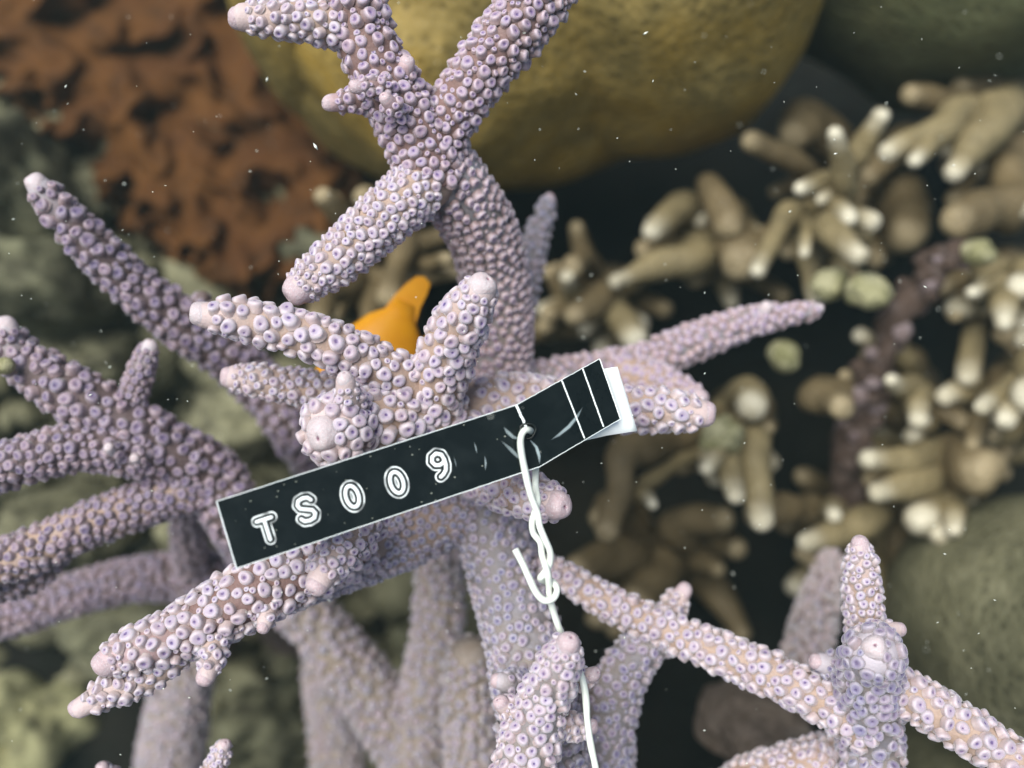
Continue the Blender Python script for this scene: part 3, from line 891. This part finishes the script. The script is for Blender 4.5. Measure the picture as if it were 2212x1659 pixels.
# ------------------------------------------------------------------ rust brown folded coral, upper left
def folded_coral():
    ridges = [
        [(-40, 60), (60, 90), (150, 120), (210, 75), (310, 40), (400, 30)],
        [(150, 120), (190, 170), (260, 175), (330, 165), (420, 185)],
        [(420, -40), (430, 60), (425, 120), (440, 190), (455, 250)],
        [(455, 250), (430, 320), (390, 360), (320, 345), (265, 290), (250, 230), (290, 190)],
        [(430, 320), (455, 400), (420, 450), (360, 430), (290, 410), (245, 390)],
        [(245, 390), (225, 440), (270, 530), (350, 570), (440, 560), (470, 490)],
        [(455, 400), (510, 375), (580, 365), (650, 350), (700, 370)],
        [(510, 375), (490, 430), (520, 500), (580, 520), (640, 470), (690, 420)],
        [(520, 500), (530, 580), (540, 650)],
        [(455, 250), (530, 230), (590, 270), (640, 320)],
        [(430, 60), (490, 90), (540, 170), (560, 230)],
        [(560, 560), (620, 600), (680, 560), (720, 480)],
        [(0, -20), (80, 0), (160, -30)], [(-40, 190), (60, 180), (130, 160)], [(100, 290), (170, 260), (250, 250)],
        [(160, 480), (200, 430), (230, 400)], [(640, 470), (700, 520), (740, 600)], [(600, 150), (660, 220), (720, 300)],
    ]
    segs = []
    for r in ridges:
        for a, b in zip(r[:-1], r[1:]):
            segs.append((a, b))
    A = np.array([s[0] for s in segs], float)
    B = np.array([s[1] for s in segs], float)
    xs = np.linspace(-160, 900, 220)
    ys = np.linspace(-160, 700, 184)
    X, Y = np.meshgrid(xs, ys)
    wx = np.zeros_like(X)
    wy = np.zeros_like(X)
    hn = np.zeros_like(X)
    rn = np.zeros_like(X)
    for j in range(X.shape[0]):
        for i in range(X.shape[1]):
            p = Vector((X[j, i] * 0.012, Y[j, i] * 0.012, 0))
            v = noise.noise_vector(p)
            wx[j, i], wy[j, i] = v.x * 22, v.y * 22
            hn[j, i] = noise.fractal(p * 1.6, 1.0, 2.0, 2)
            rn[j, i] = noise.noise(p * 0.95 + v * 0.35 + Vector((7.3, 2.1, 0.4)))
    Pt = np.stack([X + wx, Y + wy], -1)
    acc = np.zeros(X.shape)
    for a, b in zip(A, B):
        ab = b - a
        t = np.clip(((Pt - a) @ ab) / (ab @ ab), 0, 1)
        acc += np.exp(-np.linalg.norm(Pt - (a + t[..., None] * ab), axis=-1) / 6.0)
    d = np.maximum(-6.0 * np.log(np.maximum(acc, 1e-9)), 0)
    h = np.clip(1 - (d / 58) ** 2, 0, 1) ** 0.8 * 2.0              # cm
    edge = np.clip(np.minimum.reduce([X + 190, 900 - X, 730 - Y, Y + 500, (1420 - X - Y) * 0.7, (X + 330 - Y) * 0.7]) / 150 + 0.45 * hn, 0, 1)
    rid = np.exp(-(rn / 0.26) ** 2)
    h = (h * 0.5 + rid * 0.5) * edge + 0.12 * hn - (1 - edge) ** 2 * 6.0
    D0 = 38.5 + (Y - 300) * -0.004
    verts = []
    for j in range(X.shape[0]):
        for i in range(X.shape[1]):
            verts.append(tuple(P(X[j, i], Y[j, i], D0[j, i] - h[j, i] * 1.5)))
    ny, nx = X.shape
    nb = len(verts)
    # give it a body: a skirt running back into the slope
    rim = [i for i in range(nx)] + [j * nx + nx - 1 for j in range(1, ny)] + [(ny - 1) * nx + i for i in range(nx - 2, -1, -1)] + [j * nx for j in range(ny - 2, 0, -1)]
    back = []
    for i in rim:
        p = Vector(verts[i])
        back.append(tuple(p + FWD * 9))
    q = [(j * nx + i, (j + 1) * nx + i, (j + 1) * nx + i + 1, j * nx + i + 1) for j in range(ny - 1) for i in range(nx - 1)]
    nr = len(rim)
    q += [(rim[k], rim[(k + 1) % nr], nb + (k + 1) % nr, nb + k) for k in range(nr)]
    o = obj('folded_coral', mesh_quads(verts + back, q), M['rust'])
    tag(o, 'rust brown fuzzy coral with meandering folds and dark hollows at upper left', 'coral')


folded_coral()

# ------------------------------------------------------------------ rocks
def rubble_bed():
    """Uncountable rubble covering the slope at the left."""
    V, F_ = [], []
    import bmesh
    bm = bmesh.new()
    bmesh.ops.create_icosphere(bm, subdivisions=2, radius=1)
    base = [v.co.copy() for v in bm.verts]
    fs = [tuple(v.index for v in f.verts) for f in bm.faces]
    bm.free()
    for i in range(2600):
        x, y = random.uniform(-500, 2600), random.uniform(250, 2250)
        if y < 1750 and (x > 1000 or (x > 760 and y < 1150)):
            continue
        d = random.uniform(38, 42) if y < 1800 else random.uniform(36, 38)
        p = P(x, y, d)
        r0 = random.uniform(0.45, 1.4)
        ax = (random.uniform(0.6, 1.7), random.uniform(0.6, 1.3), random.uniform(0.5, 1))
        q = Matrix.Rotation(random.uniform(0, 3), 3, 'X') @ Matrix.Rotation(random.uniform(0, 6), 3, 'Z')
        off = len(V)
        for c in base:
            k = 1 + 0.9 * noise.noise(c * 1.6 + Vector((i, 0, 0)))
            V.append(tuple(p + q @ Vector((c.x * ax[0], c.y * ax[1], c.z * ax[2])) * (r0 * k)))
        F_ += [tuple(k + off for k in f) for f in fs]
    o = obj('coral_rubble', mesh_from(V, F_), M['rock_olive'])
    tag(o, 'pale grey green coral rubble covering the slope at lower left', 'rubble', kind='stuff')


rubble_bed()
GK = 'algae covered reef rocks at lower left'
ROCKS = [(60, 1560, 36, 150, 120, 'rock_yellow', 'bright yellow green rock in the bottom left corner'),
         (560, 900, 34, 130, 110, 'rock_olive', 'yellow green rock just above the left end of the tag'),
         (80, 640, 33, 150, 130, 'rock_grey', 'olive grey rock below the white tip of the left branch'),
         (20, 420, 34, 120, 160, 'rock_grey', 'grey olive rock at the left edge beside the rust coral'),
         (200, 790, 35, 120, 80, 'rock_olive', 'yellowish rock behind the mauve branchlet'),
         (560, 1560, 38, 170, 130, 'rock_grey', 'shaded greenish rock behind the deep V of branches'),
         (300, 1350, 36, 150, 100, 'rock_grey', 'dark grey rock behind the double tipped branch'),
         (470, 1130, 36, 120, 130, 'rock_olive', 'greenish rock left of the tag end'),
         (1010, 1330, 38, 150, 140, 'rock_grey', 'dark rock in the gap below the tag middle'),
         (170, 1130, 34, 140, 90, 'rock_olive', 'yellow green rock between the two left branches'),
         (700, 1690, 37, 120, 90, 'rock_olive', 'yellowish rock at the bottom edge under the V'),
         (1640, 1590, 25, 120, 80, 'rubble', 'pinkish brown rubble lump under the lower right staghorn'),
         (700, 560, 37, 100, 80, 'rock_grey', 'olive rock behind the lower left arm of the crossing')]
for i, (x, y, d, a, b, m_, label) in enumerate(ROCKS):
    k = KPX * d
    o = obj('reef_rock', blob(P(x, y, d + 2), (a * k, b * k, 3.6), seed=i + 20, amp=0.18, freq=0.5, sub=5), M[m_])
    tag(o, label, 'rock', GK)


# ------------------------------------------------------------------ fish
def fish():
    m, nt, b = mat_new('fish yellow')
    c = mix(nt, noise_tex(nt, 2.2, 3), (0.46, 0.17, 0.003), (0.60, 0.28, 0.006))
    nt.links.new(c, b.inputs['Base Color'])
    coral_tissue(b, 0.25, 0.08, 0.4)
    me_, nt2, b2 = mat_new('fish eye')
    b2.inputs['Base Color'].default_value = (0.01, 0.01, 0.015, 1)
    b2.inputs['Roughness'].default_value = 0.1
    tail, head = P(872, 668, 22.6), P(700, 1010, 22.2)
    L = (head - tail).length
    ax = (head - tail).normalized()
    side = (CAM - tail)
    side = (side - ax * side.dot(ax)).normalized()      # fish's flank faces the viewer
    dv = ax.cross(side)                                 # towards the upper left
    r = empty('yellow_fish', tail.lerp(head, 0.5))
    tag(r, 'bright orange yellow fish hiding behind the central branches, tail up', 'fish')
    prof = [(-0.04, 0.06, .03), (0.03, 0.085, .045), (0.11, 0.165, .07), (0.26, 0.245, .095), (0.42, 0.26, .11), (0.6, 0.225, .115), (0.75, 0.18, .105), (0.88, 0.115, .075), (0.96, 0.06, .045), (1.0, 0.015, .015)]
    segs = 20
    V = []
    for t, hgt, wid in prof:
        p = tail + ax * (t * L)
        for k in range(segs):
            a = 2 * math.pi * k / segs
            V.append(tuple(p + dv * (math.cos(a) * hgt * L) + side * (math.sin(a) * wid * L)))
    n = len(prof)
    Q = [(j * segs + k, j * segs + (k + 1) % segs, (j + 1) * segs + (k + 1) % segs, (j + 1) * segs + k) for j in range(n - 1) for k in range(segs)]
    Q += [tuple(range(segs))[::-1], tuple(range((n - 1) * segs, n * segs))]
    body = obj('body', mesh_from(V, Q), m, r)

    def fin(name, outline, base_t=0.0):
        pts = [tail + ax * (u * L) + dv * (v * L) for u, v in outline]
        th = 0.012 * L
        k = len(pts)
        V = [tuple(p + side * th) for p in pts] + [tuple(p - side * th) for p in pts]
        F_ = [tuple(range(k)), tuple(range(2 * k - 1, k - 1, -1))] + [(i, i + k, (i + 1) % k + k, (i + 1) % k) for i in range(k)]
        obj(name, mesh_from(V, F_, smooth=False), m, r)
    fin('tail_fin', [(0.06, 0.10), (-0.05, 0.08), (-0.13, 0.055), (-0.20, 0.02), (-0.22, -0.02), (-0.20, -0.07), (-0.13, -0.08), (-0.05, -0.08), (0.06, -0.10)])
    fin('dorsal_fin', [(0.18, 0.13), (0.16, 0.17), (0.24, 0.23), (0.4, 0.28), (0.62, 0.29), (0.78, 0.19), (0.6, 0.2), (0.4, 0.2)])
    fin('anal_fin', [(0.22, -0.16), (0.10, -0.17), (0.02, -0.21), (0.0, -0.27), (0.08, -0.30), (0.24, -0.31), (0.42, -0.28), (0.5, -0.22), (0.35, -0.19)])
    fin('pelvic_fin', [(0.62, -0.2), (0.5, -0.3), (0.45, -0.34), (0.58, -0.28), (0.7, -0.19)])
    for s in (1, -1):
        e = tail + ax * (0.87 * L) + dv * (0.035 * L) + side * (s * 0.066 * L)
        obj('eye', blob(e, (0.03 * L,) * 3, amp=0.0, sub=3), me_, r)


fish()


# ------------------------------------------------------------------ tag
def plane_of(a, b, c):
    n = (b - a).cross(c - a).normalized()
    if n.dot(CAM - a) < 0:
        n = -n
    return a, n


def on_plane(x, y, pl, off=0.0):
    d = (P(x, y, 1.0) - CAM)
    t = (pl[0] - CAM).dot(pl[1]) / d.dot(pl[1])
    return CAM + d * t + pl[1] * off


def plastic(name, col, rough, spec=0.5):
    m, nt, b = mat_new(name)
    c = mix(nt, ramp(nt, noise_tex(nt, 2.0, 4), [(0.45, (0, 0, 0)), (0.8, (1, 1, 1))]), col, tuple(min(1, v * 1.5 + 0.004) for v in col))
    nt.links.new(c, b.inputs['Base Color'])
    b.inputs['Roughness'].default_value = rough
    b.inputs['Specular IOR Level'].default_value = spec
    return m, nt, b


M['tape'], nt_, b_ = plastic('tape black', (0.0045, 0.0070, 0.0068), 0.12, 0.22)
bump(nt_, noise_tex(nt_, 3.0, 2), b_, 0.06, 0.05)
M['tape_white'], _, _ = plastic('tape stress white', (0.80, 0.86, 0.84), 0.5)
M['paper'], _, _ = plastic('backing white', (0.90, 0.92, 0.88), 0.5)
# embossed letters: white where the plastic is stretched
mm, nt_, b_ = mat_new('embossed letter')
c_ = mix(nt_, attr(nt_, 'white'), (0.0045, 0.0070, 0.0068), (0.88, 0.92, 0.91))
nt_.links.new(c_, b_.inputs['Base Color'])
b_.inputs['Roughness'].default_value = 0.3
M['letter'] = mm
mm, nt_, b_ = mat_new('stress mark')
b_.inputs['Base Color'].default_value = (0.55, 0.66, 0.68, 1)
b_.inputs['Roughness'].default_value = 0.5
nt_.links.new(attr(nt_, 'white'), b_.inputs['Alpha'])
M['stress'] = mm

M['stress_solid'], _, _ = plastic('silt grains', (0.16, 0.17, 0.14), 0.8)
TL, BL_, TF, BF = (468, 1083), (511, 1228), (1115, 875), (1166, 1008)
TE, BE = (1295, 775), (1340, 905)
PL1 = plane_of(P(*TL, 15.6), P(*BL_, 15.6), P(*TF, 16.5))
PL2 = plane_of(P(*TF, 16.5), on_plane(*BF, PL1), P(*TE, 17.1))


def sheet(top, bot, pl, nu, nv, thick, waves=0.0, seed=0):
    """Thin curved strip between two pixel polylines that lie in plane pl; returns verts, faces."""
    def at(poly, u):
        s = u * (len(poly) - 1)
        i = min(int(s), len(poly) - 2)
        f = s - i
        return (poly[i][0] + (poly[i + 1][0] - poly[i][0]) * f, poly[i][1] + (poly[i + 1][1] - poly[i][1]) * f)
    V, B = [], []
    for i in range(nu + 1):
        a, b = at(top, i / nu), at(bot, i / nu)
        for j in range(nv + 1):
            f = j / nv
            bow = waves * math.sin(math.pi * f)
            p = on_plane(a[0] + (b[0] - a[0]) * f, a[1] + (b[1] - a[1]) * f, pl, bow)
            V.append(tuple(p))
            B.append(tuple(p - pl[1] * thick))
    n = len(V)
    w_ = nv + 1
    F_ = []
    for i in range(nu):
        for j in range(nv):
            k = i * w_ + j
            F_.append((k, k + 1, k + w_ + 1, k + w_))
            F_.append((n + k, n + k + w_, n + k + w_ + 1, n + k + 1))
    rim = [i for i in range(w_)] + [i * w_ + nv for i in range(1, nu + 1)] + [nu * w_ + j for j in range(nv - 1, -1, -1)] + [i * w_ for i in range(nu - 1, 0, -1)]
    for a, b in zip(rim, rim[1:] + rim[:1]):
        F_.append((b, a, n + a, n + b))
    return V + B, F_


def ribbon(name, line, pl, width, parent, mat, off=0.012, fade=None, thick=0.008):
    """Raised line along pixel points, width in pixels."""
    V, F_, A = [], [], []
    n = len(line)
    for i, (x, y) in enumerate(line):
        a, b = line[max(0, i - 1)], line[min(n - 1, i + 1)]
        tx, ty = b[0] - a[0], b[1] - a[1]
        l = math.hypot(tx, ty) or 1
        wd = width if not fade else width * math.sin(math.pi * (i + 0.5) / n)
        for s, o_ in ((-1, off), (-0.4, off + thick), (0.4, off + thick), (1, off)):
            V.append(tuple(on_plane(x - ty / l * wd / 2 * s, y + tx / l * wd / 2 * s, pl, o_)))
            A.append((fade or 1) * (0.25 if abs(s) == 1 else 1.0) * (math.sin(math.pi * (i + 0.5) / n) if fade else 1))
    for i in range(n - 1):
        for k in range(3):
            F_.append((i * 4 + k, i * 4 + k + 1, (i + 1) * 4 + k + 1, (i + 1) * 4 + k))
    return obj(name, mesh_from(V, F_, attrs={'white': A}), M[mat], parent)


LETTERS = {   # strokes in a box x -0.5..0.5, y -0.5 (top)..0.5
    'T': [[(-0.36, -0.36), (0.36, -0.36)], [(0, -0.36), (0, 0.44)]],
    'S': [[(0.34, -0.30), (0.22, -0.42), (0.0, -0.45), (-0.24, -0.40), (-0.34, -0.24), (-0.26, -0.09), (0.0, 0.0), (0.26, 0.09), (0.35, 0.24), (0.25, 0.40), (0.0, 0.45), (-0.24, 0.42), (-0.36, 0.30)]],
    '0': [[(0.30 * math.cos(a), 0.42 * math.sin(a)) for a in [k * math.pi / 10 for k in range(21)]]],
    '9': [[(0.28, -0.14), (0.22, -0.34), (0.0, -0.44), (-0.22, -0.36), (-0.30, -0.18), (-0.20, -0.02), (0.0, 0.03), (0.20, -0.02), (0.28, -0.14), (0.28, 0.08), (0.20, 0.28), (0.02, 0.42), (-0.12, 0.47)]],
}


def letter(ch, cx, cy, parent, W=46, H=56):
    ex = np.array([TF[0] - TL[0], TF[1] - TL[1]], float)
    ex /= np.linalg.norm(ex)
    ey = np.array([-ex[1], ex[0]])
    nx, ny = 66, 84
    gx = np.linspace(-34, 34, nx)
    gy = np.linspace(-43, 43, ny)
    X, Y = np.meshgrid(gx, gy)
    d = np.full(X.shape, 1e9)
    for st in LETTERS[ch]:
        for a, b in zip(st[:-1], st[1:]):
            a = np.array([a[0] * W, a[1] * H])
            b = np.array([b[0] * W, b[1] * H])
            ab = b - a
            t = np.clip(((X - a[0]) * ab[0] + (Y - a[1]) * ab[1]) / (ab @ ab), 0, 1)
            d = np.minimum(d, np.hypot(X - a[0] - t * ab[0], Y - a[1] - t * ab[1]))
    white = np.clip((4.3 - d) / 1.0, 0, 1)
    ring = np.clip(2.0 - np.abs(d - 10.8) / 0.9, 0, 1)
    wob = np.array([[noise.noise(Vector((x * 0.05, y * 0.05, cx))) for x in gx] for y in gy])
    ring *= np.clip(0.85 + 1.2 * wob, 0.25, 1)
    inner = np.clip(1 - np.abs(d) / 1.2, 0, 1) * np.clip(0.5 + 2 * wob, 0, 1) * 0.35
    white = np.clip(np.maximum(white - inner, ring), 0, 1)
    h = 0.055 * np.clip(1 - (d / 9.0) ** 2, 0, 1) + 0.010
    keep = d < 14
    idx = -np.ones(X.shape, int)
    V, A = [], []
    for j in range(ny):
        for i in range(nx):
            if keep[j, i]:
                px = np.array([cx, cy]) + ex * X[j, i] + ey * Y[j, i]
                idx[j, i] = len(V)
                V.append(tuple(on_plane(px[0], px[1], PL1, h[j, i])))
                A.append(white[j, i])
    F_ = []
    for j in range(ny - 1):
        for i in range(nx - 1):
            q = (idx[j, i], idx[j, i + 1], idx[j + 1, i + 1], idx[j + 1, i])
            if min(q) >= 0:
                F_.append(q)
    return obj('letter', mesh_from(V, F_, attrs={'white': A}), M['letter'], parent)


def coral_tag():
    r = empty('coral_tag', on_plane(1140, 930, PL1))
    tag(r, 'folded glossy black label tape tag embossed with white TS009', 'tag')
    th = 0.025
    V, F_ = sheet([TL, TF], [BL_, BF], PL1, 24, 8, th)
    V2, F2 = sheet([TF, TE], [BF, BE], PL2, 12, 8, th)
    n = len(V)
    obj('strip', mesh_from(V + V2, F_ + [tuple(i + n for i in f) for f in F2], smooth=False), M['tape'], r)
    for ch, x, y in (('T', 577, 1141), ('S', 662, 1100), ('0', 761, 1072), ('0', 857, 1042), ('9', 949, 1003)):
        letter(ch, x, y, r)
    def dens(a, b, n=30, j=0.0):
        return [(a[0] + (b[0] - a[0]) * i / n + random.uniform(-j, j), a[1] + (b[1] - a[1]) * i / n + random.uniform(-j, j)) for i in range(n + 1)]
    for a, b, pl, w_ in ((TL, BL_, PL1, 2.8), (TL, TF, PL1, 1.8), (BL_, BF, PL1, 1.8), (TF, TE, PL2, 1.6), (BF, BE, PL2, 1.5), (TE, BE, PL2, 2.0)):
        ribbon('cut_edge', dens(a, b, 40, 0.35), pl, w_, r, 'tape_white', off=0.004, thick=0.012)
    ribbon('crease', dens(TF, (1136, 922), 16, 0.5), PL1, 5.5, r, 'tape_white', off=0.02)
    ribbon('crease', dens((1213, 822), (1262, 947), 24, 0.3), PL2, 3.2, r, 'tape_white', off=0.015)
    ribbon('crease', dens((1258, 796), (1303, 922), 24, 0.3), PL2, 3.2, r, 'tape_white', off=0.015)
    # stress whitening round the punched hole
    for line, wd, al, pl in (([(1258, 880), (1246, 900), (1228, 922), (1206, 940), (1190, 950)], 9, 0.45, PL2),
                             ([(1142, 948), (1158, 966), (1164, 985), (1165, 1002)], 8, 0.55, PL2),
                             ([(1126, 950), (1108, 944), (1095, 932), (1088, 922)], 9, 0.35, PL1),
                             ([(1082, 952), (1100, 968), (1116, 984), (1128, 996)], 9, 0.30, PL1),
                             ([(1024, 955), (1028, 968), (1030, 980)], 4, 0.3, PL1), ([(1047, 985), (1049, 1000), (1048, 1016)], 5, 0.35, PL1),
                             ([(980, 985), (984, 1000), (986, 1010)], 3, 0.2, PL1)):
        p = [line[0]]
        for a, b in zip(line[:-1], line[1:]):
            p += [((a[0] * (3 - k) + b[0] * k) / 3, (a[1] * (3 - k) + b[1] * k) / 3) for k in (1, 2, 3)]
        ribbon('stress_mark', p, pl, wd, r, 'stress', off=0.016, fade=al, thick=0.004)
    # hole rim and dark hole
    c = on_plane(1140, 930, PL1, 0.03)
    Vr = []
    Fr = []
    ex, ey = RIGHT, PL1[1].cross(RIGHT).normalized()
    for i in range(24):
        a = 2 * math.pi * i / 24
        for j in range(8):
            b2 = 2 * math.pi * j / 8
            rr = 0.125 + 0.022 * math.cos(b2) + 0.012 * math.sin(3 * a)
            Vr.append(tuple(c + (ex * math.cos(a) + ey * math.sin(a)) * rr + PL1[1] * (0.02 * math.sin(b2))))
    for i in range(24):
        for j in range(8):
            Fr.append((i * 8 + j, ((i + 1) % 24) * 8 + j, ((i + 1) % 24) * 8 + (j + 1) % 8, i * 8 + (j + 1) % 8))
    obj('hole_rim', mesh_from(Vr, Fr), M['tape'], r)
    V, F_ = [], []
    for k in range(46):
        u, v = random.random(), random.random()
        x = TL[0] + (TF[0] - TL[0]) * u + (BL_[0] - TL[0]) * v
        y = TL[1] + (TF[1] - TL[1]) * u + (BL_[1] - TL[1]) * v
        p = on_plane(x, y, PL1, 0.006)
        q = random.uniform(0.006, 0.016)
        b0 = len(V)
        for dx, dy, dz in ((1, 0, 0), (0, 1, 0), (-1, 0, 0), (0, -1, 0), (0, 0, 1)):
            V.append(tuple(p + ex * (dx * q * random.uniform(0.6, 1.6)) + ey * (dy * q) + PL1[1] * (dz * q)))
        F_ += [(b0, b0 + 1, b0 + 4), (b0 + 1, b0 + 2, b0 + 4), (b0 + 2, b0 + 3, b0 + 4), (b0 + 3, b0, b0 + 4)]
    o = obj('silt', mesh_from(V, F_), M['stress_solid'], r)
    o['kind'] = 'stuff'
    PB = plane_of(P(1250, 800, 17.25), P(1250, 950, 17.2), P(1377, 930, 17.45))
    V, F_ = sheet([(1235, 850), (1300, 797), (1334, 792)], [(1250, 955), (1310, 941), (1377, 931)], PB, 10, 6, 0.012, 0.0)
    o = obj('backing', mesh_from(V, F_), M['paper'], r)
    o['label'] = 'white backing paper sticking out behind the tag end'


coral_tag()


# ------------------------------------------------------------------ wire
def wire():
    m, nt, b = mat_new('wire coating')
    c = mix(nt, noise_tex(nt, 4, 3), (0.58, 0.60, 0.50), (0.82, 0.85, 0.80))
    nt.links.new(c, b.inputs['Base Color'])
    b.inputs['Roughness'].default_value = 0.35
    r = empty('tag_wire', P(1140, 930, 16.4))
    tag(r, 'white coated twist wire with a hooked end threaded through the black tag', 'wire')
    R = 7.6
    s1 = [(1150, 934, 16.75), (1142, 929, 16.35), (1133, 930, 16.25), (1126, 942, 16.25), (1125, 966, 16.3), (1133, 1013, 16.4), (1146, 1068, 16.45), (1161, 1108, 16.5),
          (1166, 1137, 16.42), (1176, 1163, 16.4), (1188, 1192, 16.45), (1187, 1218, 16.5), (1174, 1240, 16.45), (1168, 1249, 16.5), (1178, 1256, 16.7), (1192, 1256, 16.62), (1203, 1272, 16.5),
          (1196, 1292, 16.42), (1176, 1297, 16.4), (1158, 1280, 16.4), (1142, 1247, 16.4), (1130, 1220, 16.4), (1113, 1187, 16.4)]
    s2 = [(1150, 936, 16.85), (1156, 965, 17.0), (1157, 1008, 16.95), (1157, 1050, 16.8), (1161, 1086, 16.62), (1150, 1126, 16.6), (1153, 1152, 16.65), (1167, 1172, 16.62),
          (1171, 1199, 16.6), (1178, 1222, 16.42), (1184, 1243, 16.42), (1186, 1270, 16.55), (1188, 1294, 16.6), (1198, 1329, 16.7), (1210, 1362, 16.8), (1232, 1410, 17.1), (1254, 1456, 17.2),
          (1264, 1496, 17.15), (1269, 1557, 17.1), (1276, 1608, 17.1), (1287, 1660, 17.1), (1300, 1740, 17.1), (1300, 1830, 17.8), (1260, 1900, 19.4), (1200, 1930, 20.0)]
    for s in (s1, s2):
        pts, rad = spline([(x, y, d, R) for x, y, d in s], 3)
        obj('strand', tube_mesh(pts, rad, segs=12, lump=0.06, lump_f=3.0, flat_tip=0.2), m, r)


wire()


# ------------------------------------------------------------------ drifting particles
def marine_snow():
    m, nt, b = mat_new('drifting specks')
    b.inputs['Base Color'].default_value = (0.80, 0.82, 0.72, 1)
    b.inputs['Roughness'].default_value = 0.5
    oct_ = np.array([(1, 0, 0), (-1, 0, 0), (0, 1, 0), (0, -1, 0), (0, 0, 1), (0, 0, -1)], float)
    fo = [(0, 2, 4), (2, 1, 4), (1, 3, 4), (3, 0, 4), (2, 0, 5), (1, 2, 5), (3, 1, 5), (0, 3, 5)]
    V, F_ = [], []
    for i in range(480):
        d = random.choice((random.uniform(15, 19), random.uniform(13, 26)))
        p = P(random.uniform(-100, 2300), random.uniform(-100, 1760), d)
        s = 0.0055 * (1 + random.paretovariate(2.2) * 0.55) * d / 17
        s = min(s, 0.03)
        q = Matrix.Rotation(random.uniform(0, 3), 3, 'X') @ Matrix.Rotation(random.uniform(0, 3), 3, 'Y')
        st = np.array((random.uniform(0.7, 3.0), 1, random.uniform(0.5, 1)))
        v = (oct_ * st * s) @ np.array(q).T + np.array(p)
        F_ += [tuple(k + len(V) for k in f) for f in fo]
        V += [tuple(x) for x in v]
    o = obj('marine_snow', mesh_from(V, F_), m)
    tag(o, 'tiny pale specks drifting in the water', 'particles', kind='stuff')


marine_snow()


# ------------------------------------------------------------------ water
def haze():
    m = bpy.data.materials.new('sea water')
    m.use_nodes = True
    nt = m.node_tree
    nt.nodes.remove(nt.nodes['Principled BSDF'])
    v = nt.nodes.new('ShaderNodeVolumePrincipled')
    v.inputs['Color'].default_value = (0.66, 0.92, 0.90, 1)
    v.inputs['Density'].default_value = 0.0006
    nt.links.new(v.outputs[0], nt.nodes['Material Output'].inputs['Volume'])
    x0, x1, y0, y1, z0, z1 = -330, 330, -310, 360, -130, 47
    V = [(x, y, z) for x in (x0, x1) for y in (y0, y1) for z in (z0, z1)]
    F_ = [(0, 1, 3, 2), (4, 6, 7, 5), (0, 4, 5, 1), (2, 3, 7, 6), (0, 2, 6, 4), (1, 5, 7, 3)]
    o = obj('haze', mesh_from(V, F_, smooth=False), m)
    tag(o, 'clear greenish sea water around the corals', 'water', kind='stuff')


haze()
